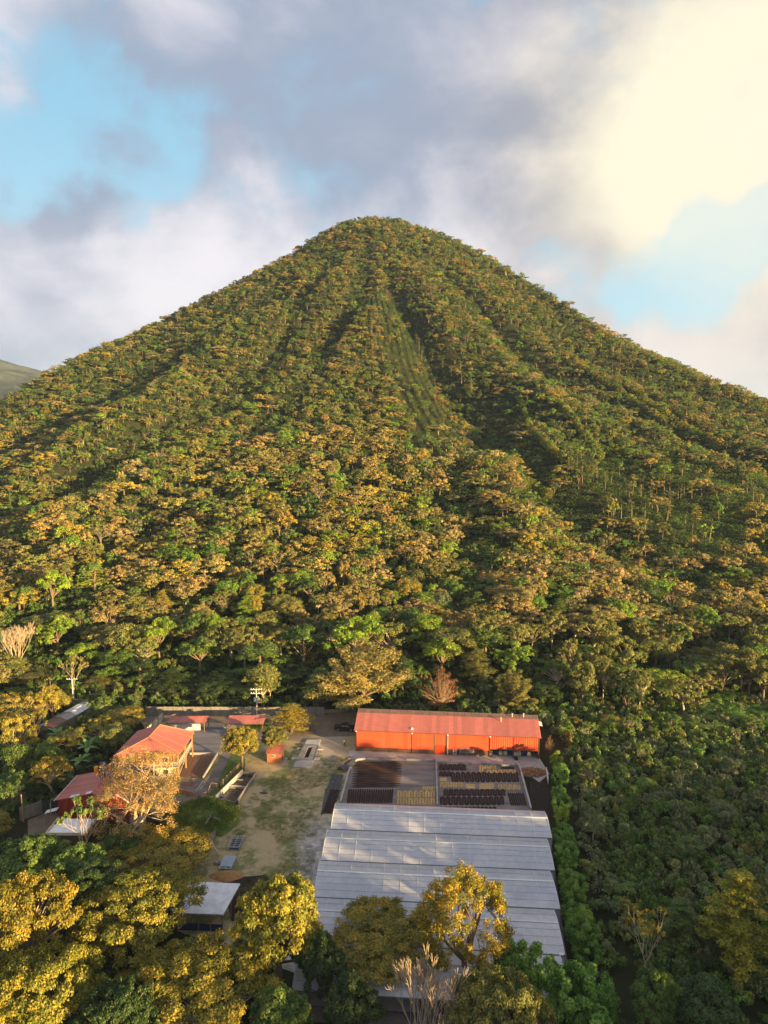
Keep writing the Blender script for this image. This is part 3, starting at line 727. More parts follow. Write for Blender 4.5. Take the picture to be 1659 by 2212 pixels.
# blue and white machines standing in the open bay
for i, (x, lab) in enumerate(((33.0, 'blue and cream milling machine in the open bay, leftmost of the three'), (36.4, 'blue and cream milling machine behind the post of the open bay, the middle one'), (39.6, 'blue and cream milling machine in the open bay, nearest the right end wall'))):
    mch = thing('milling_machine', lab, 'machine', wpt(x, 1.6), WROT, 'milling machines in the open bay')
    for dx in (-1.2, 1.1): b = MB(); b.box(dx - .42, dx + .42, -.5, .6, 0.03, .95); b.build('hopper_box', CREAM, mch)
    b = MB(); b.box(-.75, .65, -.35, .7, .03, .8); b.box(-.5, .4, -.2, .6, .8, 1.9)
    for dx in (-1.5, -.9, .8, 1.4): b.bar((dx, .1, .95), (dx * .55, .1, 2.0), .09)
    b.build('frame', BLUE, mch); b = MB(); b.tube([(-1.1, .1, 1.5), (1.1, .1, 1.5)], .28, 10); b.build('drum', BLUE, mch)
b = MB(); b.box(-.35, .35, -.35, .35, 0, .6); b.bar((-.3, 0, .6), (.3, 0, .9), .1); tag(b.build('blue_crate', BLUE, loc=wpt(37.5, -.9), rot=(0, 0, .3)), 'small blue crate on the apron beside the bay post', 'crate')
hc = thing('hand_truck', 'white steel hand truck leaning at the brown wall beside the mesh gate', 'hand truck', wpt(23.3, -.5), WROT)
b = MB()
for dx in (-.35, .35): b.bar((dx, 0, .1), (dx, .25, 1.5), .06)
for z in (.3, .7, 1.1, 1.45): b.bar((-.35, z * .17, z), (.35, z * .17, z), .05)
b.build('frame', WHITE, hc); b = MB(); b.box(-.4, .4, -.4, 0, .08, .14); b.build('toe_plate', STEEL, hc)
for dx in (-.3, .3): b = MB(); b.tube([(dx - .05, .05, .14), (dx + .05, .05, .14)], .14, 8); b.build('wheel', TYRE, hc)

st('apron', ps([(752, 1622), (765, 1618), (1165, 1637), (1187, 1672), (1165, 1690), (1120, 1658), (760, 1643)]), .045, CONCP, 'pale concrete apron in front of the red warehouse', .04)

# ---------------------------------------------------------------- drying patio


def Z3(a, b_, z=0.0): return at(740.6 + .28108 * a, 1508.7 + .28108 * b_, z)


st('drying_patio', [at(757, 1640), at(1121, 1653), at(1150, 1762), at(1160, 1800), at(722, 1780), at(738, 1732)], .06, CONCD, 'stained concrete drying patio with coffee spread in rows', .05)


def kerb(name, l, label, h=.45, wd=.35, m=None, group='low walls round the drying patio'):
    b = MB(); q = [at(u, v) for u, v in l]
    for i in range(len(q) - 1):
        b.bar((q[i][0], q[i][1], h / 2), (q[i + 1][0], q[i + 1][1], h / 2), wd, h + .02 * (i % 2))
    tag(b.build(name, m or CONCP), label, 'low wall', group)


kerb('low_wall', [(736, 1734), (752, 1672), (760, 1652), (772, 1643), (789, 1641)], 'curved low concrete wall on the left edge of the drying patio')
kerb('low_wall', [(942, 1639), (945, 1742)], 'straight low concrete wall down the middle of the drying patio', .5)
kerb('low_wall', [(1114, 1650), (1122, 1657), (1147, 1750)], 'low concrete wall slanting down the right edge of the patio', .55)
for l, lab in (([(789, 1640), (855, 1642)], 'low kerb wall above the big dark coffee bed'), ([(878, 1643), (941, 1645)], 'low kerb wall above the bare patch of patio'), ([(948, 1650), (1018, 1652)], 'low kerb wall above the short zigzag of dark coffee'), ([(1039, 1652), (1112, 1656)], 'low kerb wall above the pale coffee by the woodpile')):
    kerb('low_wall', l, lab, .5, .45, mat('grey_kerb', (.20, .20, .20), .9, .3, 1))


def ridge_mesh(name, m, seed):
    """rounded ridge of coffee, 1 m long along y, 1 wide, 1 high"""
    rg = random.Random(seed); L = 8; vs = []; prof = [(-.5, 0), (-.38, .6), (-.15, .95), (.15, .95), (.38, .6), (.5, 0)]
    for i in range(L + 1):
        t = i / L; e = .55 if i in (0, L) else 1
        for x, z in prof: vs.append((x * e * rg.uniform(.88, 1.08), (t if 0 < i < L else t), z * (e if i not in (0, L) else .25) * rg.uniform(.8, 1.1)))
    fs = [(i * 6 + j, i * 6 + j + 1, i * 6 + 7 + j, i * 6 + 6 + j) for i in range(L) for j in range(5)]
    b = MB(); b.add(vs, fs); return b.mesh(name, m, True)


RM = {'d': [ridge_mesh('coffee_ridge', COFFEE, s) for s in range(4)], 'y': [ridge_mesh('coffee_ridge', PARCH, s) for s in range(4)]}


def coffee(a0, a1, b0, b1, n, kind, label, along='y', snake=False, slant=0.0, fill=.86, h=.26):
    """n ridges between zoom columns a0..a1 and zoom rows b0..b1"""
    p00 = Vector(Z3(a0, b0) + (0,)); p10 = Vector(Z3(a1, b0) + (0,)); p01 = Vector(Z3(a0 + slant, b1) + (0,)); p11 = Vector(Z3(a1 + slant, b1) + (0,))
    t = thing('coffee_bed', label, 'coffee bed', (*p01.xy, .062), 0, 'coffee raked on the drying patio'); rg = random.Random(int(a0 + b0)); o3 = p01
    for i in range(n):
        s = (i + .5) / n
        if along == 'y': q0 = p01.lerp(p11, s); q1 = p00.lerp(p10, s); wdt = (p11 - p01).length / n * fill
        else: q0 = p00.lerp(p01, s); q1 = p10.lerp(p11, s); wdt = (p01 - p00).length / n * fill
        if along == 'x' and isinstance(h, float) and kind == 'd' and n > 12:
            k = max(0, abs(s - .5) - .33) / .17; q1 = q1 + (q0 - q1) * .05 * k; 
        d = q1 - q0; L = d.length; e0, e1 = rg.uniform(0, .03), rg.uniform(0, .03)
        o = obj('coffee_ridge', RM[kind][i % 4], t, (*(q0 + d * e0 - o3).xy, 0), (0, 0, math.atan2(d.y, d.x) - math.pi / 2), (wdt, L * (1 - e0 - e1), h))
        if snake and i < n - 1:   # link at alternate ends
            e = q1 if i % 2 == 0 else q0; e2 = (p00.lerp(p10, (i + 1.5) / n) if i % 2 == 0 else p01.lerp(p11, (i + 1.5) / n)); e = e + (q0 - q1).normalized() * (wdt * .5) * (1 if i % 2 == 0 else -1); e2 = e2 + (q0 - q1).normalized() * (wdt * .5) * (1 if i % 2 == 0 else -1)
            dd = e2 - e; obj('coffee_ridge', RM[kind][(i + 1) % 4], t, (*(e - o3).xy, 0), (0, 0, math.atan2(dd.y, dd.x) - math.pi / 2), (wdt * .95, dd.length, h * .9))
    return t


coffee(82, 466, 487, 690, 16, 'd', 'wide dark coffee bed raked in long sideways ridges, at the upper left of the patio', 'x', slant=-25, h=.22, fill=.62)
coffee(40, 392, 697, 812, 20, 'd', 'dark coffee in upright ridges below the big bed, against the plastic roof', slant=-12, fill=.9)
coffee(415, 712, 713, 764, 14, 'y', 'upper of two pale zigzag rows left of the middle wall', snake=True)
coffee(413, 712, 770, 820, 14, 'y', 'lower pale zigzag row left of the middle wall, touching the plastic roof', snake=True)
coffee(607, 712, 683, 708, 6, 'y', 'short pale row just above the two long pale rows', snake=True)
coffee(738, 948, 512, 556, 12, 'd', 'short dark zigzag at the top left of the right patio', snake=True)
coffee(738, 832, 566, 602, 6, 'd', 'small dark zigzag joined to the long dark row', snake=True)
coffee(822, 1345, 570, 645, 26, 'd', 'long dark zigzag row across the upper right patio', snake=True, slant=14)
coffee(1045, 1180, 520, 543, 7, 'y', 'short pale row under the top right kerb', snake=True)
coffee(1045, 1080, 543, 572, 2, 'y', 'two stubby pale ridges at the start of the top right row')
coffee(1102, 1332, 552, 582, 11, 'y', 'second pale row from the top right of the patio', snake=True)
coffee(1210, 1322, 530, 545, 3, 'd', 'thin dark streaks beside the woodpile corner', 'x', h=.08)
coffee(742, 800, 612, 638, 3, 'y', 'small orange tinted patch of coffee near the middle wall', 'x', h=.08)
coffee(742, 920, 650, 688, 9, 'y', 'pale zigzag just right of the middle wall', snake=True)
coffee(945, 1020, 657, 692, 3, 'y', 'small pale bed raked sideways, between two pale zigzags', 'x', h=.08)
coffee(1045, 1165, 655, 698, 4, 'y', 'larger pale bed raked sideways in the centre right', 'x', h=.08)
coffee(1185, 1362, 666, 706, 9, 'y', 'pale zigzag touching the right wall of the patio', snake=True, slant=8)
coffee(772, 1250, 702, 752, 24, 'd', 'middle dark zigzag row of the right patio', snake=True)
coffee(745, 1242, 758, 822, 24, 'd', 'lowest dark zigzag row of the right patio', snake=True)
coffee(1262, 1390, 725, 830, 8, 'd', 'block of long slanting dark ridges in the lower right corner', slant=28)
coffee(745, 1180, 836, 850, 14, 'd', 'dark row half hidden under the plastic roof edge', h=.16)

# firewood, compost, tarpaulins
LM = []
for s in range(4):
    b = MB(); b.tube([(0, -.45, 0), (0.02, 0, .01), (0, .45, 0)], [.14, .17, .13], 6); LM.append(b.mesh('log', LOG))
wp = thing('woodpile', 'tumbled heap of brown firewood at the right end of the apron', 'woodpile', (*at(1150, 1672), 0)); rg = random.Random(8)
for i in range(150):
    a = rg.uniform(0, 6.28); r = math.sqrt(rg.random()); z = (1 - r) * 1.1 * rg.uniform(.3, 1) + .12
    obj('log', LM[i % 4], wp, (r * 3.1 * math.cos(a), r * 2.0 * math.sin(a) + .5, z), (rg.uniform(-.5, .5), rg.uniform(-.4, .4), rg.uniform(0, 3.1)), (1, rg.uniform(.7, 1.1), 1))
b = MB(); b.add([(3.0 * math.cos(i / 14 * 6.28) * k, 1.9 * math.sin(i / 14 * 6.28) * k + .5, (1 - k) * .8 + .02) for k in (1, .5, .05) for i in range(14)], [(r * 14 + i, r * 14 + (i + 1) % 14, r * 14 + 14 + (i + 1) % 14, r * 14 + 14 + i) for r in range(2) for i in range(14)]); b.build('heap_core', LOG, wp)
st('compost_patch', ps([(1153, 1681), (1163, 1684), (1178, 1688), (1180, 1702), (1188, 1722), (1196, 1775), (1156, 1772), (1140, 1716)]), .03, SOIL, 'dark compost spread between the patio and the hedge')
for i in range(9):
    x, y = at(1150 + 3.5 * i, 1690 + 9 * i + 0); 
b = MB()
for i in range(7):
    q0 = at(1146 + i * 6, 1690 + i * 2.0); q1 = at(1158 + i * 6.0, 1765 + i * 1.0); b.bar((*q0, .08), (*q1, .08), .35, .16)
tag(b.build('compost_ridges', SOIL), 'low raked ridges of dark compost by the hedge', 'compost', kind='thing')


def cloth(name, outl, label, cat, m, h, res=14, seed=1, z=.04):
    """crumpled sheet over the four corner points outl"""
    rg = np.random.default_rng(seed); q = [Vector((*at(u, v), 0)) for u, v in outl]; vs = []; rdm = rg.uniform(0, 6.28, 6)
    for j in range(res * 2 + 1):
        for i in range(res + 1):
            s, t = i / res, j / (res * 2); p_ = q[0].lerp(q[1], s).lerp(q[3].lerp(q[2], s), t)
            e = min(s, 1 - s, t, 1 - t) * 4; e = min(1, e)
            zz = z + h * e * (.5 + .3 * math.sin(s * 19 + rdm[0] + 3 * t) + .25 * math.sin(t * 23 + s * 9 + rdm[1])) + rg.uniform(0, h * .25)
            vs.append((p_.x + rg.normal() * .03, p_.y + rg.normal() * .03, max(z, zz)))
    n_ = res + 1; fs = [(j * n_ + i, (j + 1) * n_ + i, (j + 1) * n_ + i + 1, j * n_ + i + 1) for j in range(res * 2) for i in range(res)]
    b = MB(); b.add(vs, fs); return tag(b.build(name, m, smooth=True), label, cat)


cloth('tarpaulin', [(719, 1672), (742, 1674), (736, 1706), (706, 1703)], 'crumpled black tarpaulin turned back above the spread coffee', 'tarpaulin', TARP, .45, seed=2)
cloth('tarpaulin', [(703, 1703), (738, 1707), (722, 1745), (692, 1763)], 'long black tarpaulin lying at the left of the patio with coffee on it', 'tarpaulin', TARP, .10, seed=3)
cs_ = thing('coffee_bed', 'dark coffee spread on the black tarpaulin beside the patio', 'coffee bed', (*at(708, 1735), .1)); o_ = Vector((*at(708, 1735), 0))
for i in range(13):
    q0 = Vector((*at(713 - i * 1.4, 1708 + i * 4), 0)) - o_; q1 = Vector((*at(733 - i * 1.2, 1709 + i * 4), 0)) - o_; d = q1 - q0
    obj('coffee_ridge', RM['d'][i % 4], cs_, (*q0.xy, .05), (0, 0, math.atan2(d.y, d.x) - math.pi / 2), (.55, d.length, .14))
tq = thing('board_pile', 'stack of sawn boards half covered by a black sheet at the patio corner', 'board pile', (*at(746, 1655), 0), R_(-35)); rg = random.Random(3)
for i in range(26):
    b = MB(); L = rg.uniform(1.6, 3.4); b.box(-.16, .16, -L / 2, L / 2, 0, .06); b.build('board', WOOD, tq, loc=(-1.0 + (i % 7) * .36 + rg.uniform(-.05, .05), rg.uniform(-1.6, 1.6), .05 + (i // 7) * .16), rot=(0, 0, rg.uniform(-.15, .15)))
b = MB(); vs = []
for j in range(9):
    for i in range(7): vs.append((-.6 + i * .4, -2.6 + j * .6, (.95 - .18 * abs(i - 3)) + rg.uniform(-.08, .1)))
b.add(vs, [(j * 7 + i, j * 7 + i + 1, (j + 1) * 7 + i + 1, (j + 1) * 7 + i) for j in range(8) for i in range(6)]); b.build('cover_sheet', TARP, tq, smooth=True)
for (u, v, lab, sz) in ((570, 1713, 'small black rag lying on the yard grass', .9), (508, 1738, 'dark debris at the foot of the basin corner', .8)):
    x, y = at(u, v); b = MB(); rg = random.Random(u); vs = [(sz * 1.2 * math.cos(i / 9 * 6.28) * k * rg.uniform(.7, 1.2), sz * .6 * math.sin(i / 9 * 6.28) * k * rg.uniform(.7, 1.2), (1 - k) * .35 + .02) for k in (1, .55, .1) for i in range(9)]
    b.add(vs, [(r * 9 + i, r * 9 + (i + 1) % 9, r * 9 + 9 + (i + 1) % 9, r * 9 + 9 + i) for r in range(2) for i in range(9)]); tag(b.build('rag', TARP, loc=(x, y, 0)), lab, 'rag')
pd = MB(); pd.bar((*at(1180, 1672), .9), (*at(1184, 1695), .9), .05, 1.6); tag(pd.build('sheet_panel', ZINC), 'bluish metal panel standing by the compost and the hedge', 'panel')

# ---------------------------------------------------------------- greenhouse (five plastic-covered spans)
FILM = bpy.data.materials.new('greenhouse_film'); FILM.use_nodes = True; N = NT(FILM.node_tree); N.n.clear()
o_ = N.node('ShaderNodeOutputMaterial'); gp = N.node('ShaderNodeNewGeometry'); f = N.noise(gp.outputs['Position'], .14, 5, .55); f2 = N.noise(gp.outputs['Position'], .9, 6, .6)
c = N.mix(N.ss(f, .38, .62), (.60, .63, .71), (.74, .74, .79)); c = N.mix(N.ss(f2, .5, .75, 0, .35), c, (.80, .79, .81))
pr = N.node('ShaderNodeBsdfPrincipled'); N.put(pr.inputs['Base Color'], c); pr.inputs['Roughness'].default_value = .22; pr.inputs['Specular IOR Level'].default_value = .65
tl = N.node('ShaderNodeBsdfTranslucent'); N.put(tl.inputs[0], c); tp = N.node('ShaderNodeBsdfTransparent'); tp.inputs[0].default_value = (.9, .9, .92, 1)
m1 = N.node('ShaderNodeMixShader'); m1.inputs[0].default_value = .30; N.l.new(pr.outputs[0], m1.inputs[1]); N.l.new(tl.outputs[0], m1.inputs[2])
m2 = N.node('ShaderNodeMixShader'); N.put(m2.inputs[0], N.ss(f2, .3, .7, .12, .26)); N.l.new(m1.outputs[0], m2.inputs[1]); N.l.new(tp.outputs[0], m2.inputs[2]); N.l.new(m2.outputs[0], o_.inputs[0])
wv = N.node('ShaderNodeTexNoise'); mpn = N.node('ShaderNodeMapping'); mpn.inputs['Scale'].default_value = (4.5, .5, 1); N.l.new(gp.outputs['Position'], mpn.inputs[0]); N.l.new(mpn.outputs[0], wv.inputs[0]); wv.inputs['Scale'].default_value = 1; wv.inputs['Detail'].default_value = 4
bp = N.node('ShaderNodeBump'); bp.inputs['Strength'].default_value = .35; bp.inputs['Distance'].default_value = .06; N.l.new(wv.outputs[0], bp.inputs['Height']); N.l.new(bp.outputs[0], pr.inputs['Normal'])
GRN = mat('green_grey_steel', (.10, .13, .12), .5, .2, 2, metal=.3); FRM = mat('pale_purlin', (.62, .62, .62), .5, .1, 2)
GH = thing('greenhouse', 'five-span greenhouse roofed with pale translucent plastic beside the hedge', 'greenhouse', (10, 108, 0))
GL = [(-8.9, 130.4), (-9.8, 121.4), (-10.7, 112.2), (-11.1, 102.9), (-11.7, 93.6), (-12.2, 84.5)]
GR = [(31.7, 127.5), (30.3, 118.6), (28.6, 109.5), (27.2, 100.1), (25.6, 90.7), (24.4, 81.6)]
loc = lambda x, y, z: (x - 10, y - 108, z)
NB = 14; rgn = random.Random(6)
for i in range(5):
    l0, r0, l1, r1 = map(lambda q: Vector((*q, 0)), (GL[i], GR[i], GL[i + 1], GR[i + 1]))
    # the span keeps the width of its lower gutter so that the ends step from span to span
    l0 = l0.lerp(l0 + (l1 - l0), .25); r0 = r0.lerp(r0 + (r1 - r0), .25); l0 = Vector((l1.x + (l0.x - l1.x) * .5, GL[i][1] - .12, 0)); r0 = Vector((r1.x + (r0.x - r1.x) * .5, GR[i][1] - .12, 0)); l1 = l1 + Vector((0, .12, 0)); r1 = r1 + Vector((0, .12, 0))
    lr = l0.lerp(l1, .40); rr = r0.lerp(r1, .40); ze, zr = 3.95, 4.6
    up = lambda v_, z_: Vector((v_.x, v_.y, z_))
    for s_ in range(2):
        A0, B0, zA = (l0, r0, ze) if s_ == 0 else (lr, rr, zr); A1, B1, zB = (lr, rr, zr) if s_ == 0 else (l1, r1, ze)
        for k in range(NB):
            b = MB(); vs = []; S, T = 4, 5
            for jj_ in range(T + 1):
                for ii_ in range(S + 1):
                    u_ = (k + ii_ / S) / NB; t_ = jj_ / T; p_ = A0.lerp(B0, u_).lerp(A1.lerp(B1, u_), t_); z_ = zA + (zB - zA) * t_
                    arch = .16 * math.sin(math.pi * t_); sag = -.07 * math.sin(math.pi * ii_ / S) * math.sin(math.pi * t_) + (rgn.uniform(-.02, .02) if 0 < jj_ < T and 0 < ii_ < S else 0)
                    vs.append((p_.x - 10, p_.y - 108, z_ + arch + sag))
            b.add(vs, [(q * (S + 1) + e, (q + 1) * (S + 1) + e, (q + 1) * (S + 1) + e + 1, q * (S + 1) + e + 1) for q in range(T) for e in range(S)])
            b.build('film_panel', FILM, GH, smooth=True)
        for k in range(NB + 1):      # hoops under the film
            pts = []
            for t_ in (0, .25, .5, .75, 1):
                p_ = A0.lerp(B0, k / NB).lerp(A1.lerp(B1, k / NB), t_); pts.append((p_.x - 10, p_.y - 108, zA + (zB - zA) * t_ + (.16 * math.sin(math.pi * t_)) + .02))
            b = MB(); b.tube(pts, .034 if k not in (0, NB) else .06, 4, False); b.build('hoop', FRM, GH)
        b = MB()                     # thin cross wires
        for t_ in ((.5,) if s_ == 0 else (.25, .5, .75)):
            q0 = A0.lerp(A1, t_); q1 = B0.lerp(B1, t_); z_ = zA + (zB - zA) * t_ + .16 * math.sin(math.pi * t_) + .02; b.bar(loc(q0.x, q0.y, z_), loc(q1.x, q1.y, z_), .018)
        b.build('purlin', GRN, GH)
    b = MB(); b.bar(loc(lr.x, lr.y, zr + .06), loc(rr.x, rr.y, zr + .06), .34, .05); b.build('ridge_strip', FRM, GH)
    b = MB(); b.bar(loc(l1.x - .1, l1.y - .12, 3.85), loc(r1.x + .1, r1.y - .12, 3.85), .18, .14); b.build('gutter', GRN, GH)
    for k in range(0, NB + 1, 2):
        p_ = l1.lerp(r1, k / NB); b = MB(); b.tube([loc(p_.x, p_.y - .12, 0), loc(p_.x, p_.y - .12, 3.8)], .06, 6); b.build('post', STEEL, GH)
        q_ = l0.lerp(r0, k / NB); b = MB(); b.bar(loc(p_.x, p_.y, 3.8), loc(q_.x, q_.y, 3.8), .06); b.build('tie_beam', STEEL, GH)
        if k < NB: nx_ = lr.lerp(rr, (k + 2) / NB); b = MB(); b.bar(loc(p_.x, p_.y, 3.9), loc(nx_.x, nx_.y, 4.5), .05); b.build('brace', GRN, GH)
    for A_, Bq, in ((l0, l1), (r0, r1)):
        pk = A_.lerp(Bq, .40); b = MB(); q = [loc(A_.x, A_.y, ze), loc(pk.x, pk.y, zr), loc(Bq.x, Bq.y, ze), loc(Bq.x, Bq.y, 1.2), loc(A_.x, A_.y, 1.2)]; b.add(q + [(x + .01, y, z) for x, y, z in q], [(0, 1, 2, 3, 4), (9, 8, 7, 6, 5)]); b.build('end_film', FILM, GH)
st('greenhouse_floor', [(-9, 131), (32, 128), (25, 81), (-12.5, 84)], .05, mat('greenhouse_ground', (.22, .19, .17), .95, .3, .2, col2=(.10, .085, .08)), 'earth and drying beds under the plastic roofs')
for k in range(5):
    for j, (s0, s1) in enumerate(((.06, .46), (.54, .94))):
        l0 = Vector((*GL[k], 0)).lerp(Vector((*GL[k + 1], 0)), .2); r0 = Vector((*GR[k], 0)).lerp(Vector((*GR[k + 1], 0)), .2); a0 = l0.lerp(r0, s0); a1 = l0.lerp(r0, s1)
        t = thing('drying_table', 'drying table seen dimly under the plastic, span %s from the patio, %s half' % (['first', 'second', 'third', 'fourth', 'fifth'][k], ['left', 'right'][j]), 'drying table', (a0.x, a0.y, 0), math.atan2(a1.y - a0.y, a1.x - a0.x), 'drying tables under the plastic roofs')
        L = (a1 - a0).length; b = MB(); b.box(0, L, -6, -.5, .75, .82); b.build('table_top', [COFFEE, PARCH, COFFEE][(k + j) % 3] if (k * 3 + j) % 4 else CONC, t)
        for x in (.2, L / 2, L - .2):
            for y in (-5.8, -.7): b = MB(); b.box(x - .05, x + .05, y - .05, y + .05, 0, .75); b.build('leg', WOODD, t)
lp = thing('yard_lamp', 'slim grey lamp post at the lower right corner of the greenhouse', 'lamp post', (*at(1212, 2150), 0)); b = MB(); b.tube([(0, 0, 0), (0, 0, 6.2)], [.08, .06], 6); b.build('pole', STEEL, lp); b = MB(); b.box(-.5, .1, -.12, .12, 6.2, 6.35); b.build('lamp_head', WHITE, lp)

# ---------------------------------------------------------------- concrete boundary walls
def panelwall(pts, label, h=2.4, step=2.5, m=None, group='concrete boundary walls', base=0):
    p0 = Vector((*pts[0], 0)); t = thing('boundary_wall', label, 'wall', (*pts[0], base), 0, group); rg = random.Random(int(p0.x * 7))
    for i in range(len(pts) - 1):
        a = Vector((*pts[i], 0)) - p0; b_ = Vector((*pts[i + 1], 0)) - p0; n = max(1, round((b_ - a).length / step)); d = (b_ - a) / n; ang = math.atan2(d.y, d.x)
        for k in range(n):
            q = a + d * k; hh = h + rg.uniform(-.04, .04); b = MB(); ns = 4
            for r in range(ns): b.box(.14, d.length - .14, -.04 - .008 * (r % 2), .04 + .008 * (r % 2), r * hh / ns + .012, (r + 1) * hh / ns - .012)
            b.build('wall_panel', m or WALLC, t, loc=tuple(q), rot=(0, 0, ang)); b = MB(); b.box(-.13, .13, -.12, .12, 0, h + .08); b.build('post', WALLC, t, loc=tuple(q), rot=(0, 0, ang))
    b = MB(); b.box(-.13, .13, -.12, .12, 0, h + .08); b.build('post', WALLC, t, loc=tuple(b_), rot=(0, 0, ang)); return t


panelwall([at(316, 1545), at(700, 1546)], 'long grey concrete panel wall at the forest foot behind the two red sheds')
panelwall([(-94, 187), (-81.5, 184.5)], 'grey panel wall behind the long rusty roof at the far left', base=0)
panelwall([at(352, 1556), at(330, 1578), at(262, 1650), at(218, 1706)], 'pale concrete wall running beside the orange house down to the barn', 2.2, m=mat('pale_wall_panel', (.50, .45, .36), .9, .3, .7))
panelwall([at(45, 1773), at(90, 1757)], 'weathered two-panel concrete wall beside the muddy lane', 2.7, 4.2)
panelwall([at(517, 1738), at(516, 1760), at(475, 1793), at(452, 1830), at(430, 1845)], 'stepped concrete panel wall holding the grassy mound', 1.6, 2.2)
panelwall([at(475, 1793), at(455, 1785), at(445, 1800)], 'short return of the mound wall behind the leaning frame', 2.2, 1.6)
panelwall([at(330, 1770), at(400, 1800), at(440, 1825)], 'low concrete wall below the mound, behind the golden trees', 1.0, 2.4)
b = MB(); b.add([(*at(90, 1757), 0), (*at(132, 1757), 0), (*at(132, 1757), 2.8), (*at(90, 1757), 2.9)], [(0, 1, 2, 3)])
ms = thing('screen_fence', 'black mesh screen between the panel wall and the barn', 'screen', (*at(90, 1757), 0)); o3 = Vector((*at(90, 1757), 0)); e3 = Vector((*at(132, 1757), 0)) - o3
b = MB(); b.bar((0, 0, 1.4), (*e3.xy, 1.4), .04, 2.8); b.build('screen_sheet', DARKM, ms)
for s_ in (0, .5, 1): b = MB(); b.tube([(*(e3 * s_).xy, 0), (*(e3 * s_).xy, 2.95)], .05, 6); b.build('post', STEEL, ms)


def pole(u, v, h, label, arms=1, base=None, r=.16, m=None, tr=False):
    x, y = base or at(u, v); z = hz_(x, y); t = thing('utility_pole', label, 'utility pole', (x, y, z), 0, 'utility poles'); b = MB(); b.tube([(0, 0, 0), (0, 0, h)], [r, r * .7], 8); b.build('pole', m or mat('pole_concrete', (.50, .46, .40), .8, .2, 2), t)
    for i in range(arms):
        zz = h - .3 - i * 1.1; b = MB(); b.bar((-1.5, 0, zz), (1.5, 0, zz), .16); ca = b.build('crossarm', mat('crossarm_grey', (.42, .42, .42)), t)
        for dx in (-1.35, -.7, .7, 1.35): b = MB(); b.tube([(dx, 0, zz + .08), (dx, 0, zz + .34)], [.09, .06], 6); b.build('insulator', WHITE, ca)
    if tr:
        b = MB(); b.tube([(.45, -.1, h * .50), (.45, -.1, h * .50 + 1.3)], .36, 10); tb = b.build('transformer', mat('transformer_grey', (.50, .53, .56), .5), t); b = MB(); b.tube([(.45, -.1, h * .5 + 1.3), (.45, -.1, h * .5 + 1.65)], .07, 6); b.build('bushing', WHITE, tb)
        b = MB(); b.tube([(-.42, -.1, h * .52), (-.42, -.1, h * .52 + 1.1)], .3, 10); b.build('transformer', mat('transformer_grey', (.5, .53, .56)), t)
    return t


P1 = at(555, 1546); hp = aty(555, 1487, P1[1]).z
pole(555, 1546, hp, 'grey concrete utility pole with two crossarms and transformers, in front of the dark trees', 2, tr=True)
P2 = at(159, 1526); pole(0, 0, aty(160, 1465, P2[1]).z, 'tall pale utility pole rising behind the long rusty roof', 1, base=P2, r=.18)
P3 = (-95.2, 193.8); pole(0, 0, 4.8, 'shorter wooden pole left of the tall one by the far wall', 0, base=P3, m=WOODD)
P4 = at(50, 1775); pole(0, 0, aty(49, 1716, P4[1]).z, 'thin wooden pole in front of the two-panel wall', 0, base=P4, r=.10, m=WOOD)
P5 = at(111, 1780); pole(0, 0, 4.4, 'thin wooden pole beside the small tin awning of the barn', 0, base=P5, r=.09, m=WOOD)


def wire(a, b_, sag, label, r=.022):
    a = Vector(a); b_ = Vector(b_); b = MB(); b.tube([a.lerp(b_, t_) - Vector((0, 0, sag * 4 * t_ * (1 - t_))) for t_ in [i / 14 for i in range(15)]], r, 4, False); tag(b.build('power_line', DARKM), label, 'power line', 'overhead wires')


h2 = aty(160, 1465, P2[1]).z
for dx, dz, w_ in ((-1.3, .05, 'upper left'), (1.3, .05, 'upper right'), (-.8, -1.1, 'lower left'), (.8, -1.1, 'lower right')):
    wire((P1[0] + dx, P1[1], hp + dz), (P2[0] + dx, P2[1], h2 + dz), 1.6, '%s thin wire strung between the two tall utility poles' % w_)
    wire((P2[0] + dx, P2[1], h2 + dz), (-150, 205, h2 + 2 + dz), 1.5, '%s thin wire leaving the tall left pole towards the left edge' % w_)
wire((P1[0], P1[1], hp * .62), (P2[0], P2[1], h2 * .7), 1.8, 'lower thick cable between the two tall utility poles', .04)
wire((P1[0], P1[1], hp * .6), wpt(0, 0, 5), 1.5, 'service cable from the transformer pole to the warehouse corner', .02)
wire((P4[0], P4[1], 4.3), (P5[0], P5[1], 4.2), .3, 'wire between the two thin wooden poles by the lane')

# ---------------------------------------------------------------- open red-roofed sheds
def shed(name, label, c4, zl, zh, m, n, posts=True, wall=None, ribs=3, group=None):
    """c4: front-left, front-right, back-right, back-left in world x, y"""
    o = Vector((*c4[0], 0)); t = thing(name, label, 'shed', (*c4[0], 0), 0, group); q = [Vector((*c, 0)) - o for c in c4]; z4 = (zl, zl, zh, zh); q = [Vector((p_.x, p_.y, z)) for p_, z in zip(q, z4)]
    strips(t, 'roof_sheet', q[0], q[1], q[2], q[3], n, ribs, m)
    slab(t, 'roof_frame', [p_ - Vector((0, 0, .06)) for p_ in q], WOODD, .1)
    for p_ in q:
        c_ = sum(q, Vector()) / 4; r_ = p_.lerp(c_, .06); b = MB(); b.box(r_.x - .08, r_.x + .08, r_.y - .08, r_.y + .08, 0, p_.z - .12); b.build('post', WOODD, t)
    if wall:
        b = MB(); a, b_, zz = wall; a3 = q[3].lerp(q[2], a); b3 = q[3].lerp(q[2], b_); wallq(b, a3.x, a3.y - 1.6, b3.x, b3.y - 1.6, 0, zz); b.build('wall', WHITE, t)
    return t


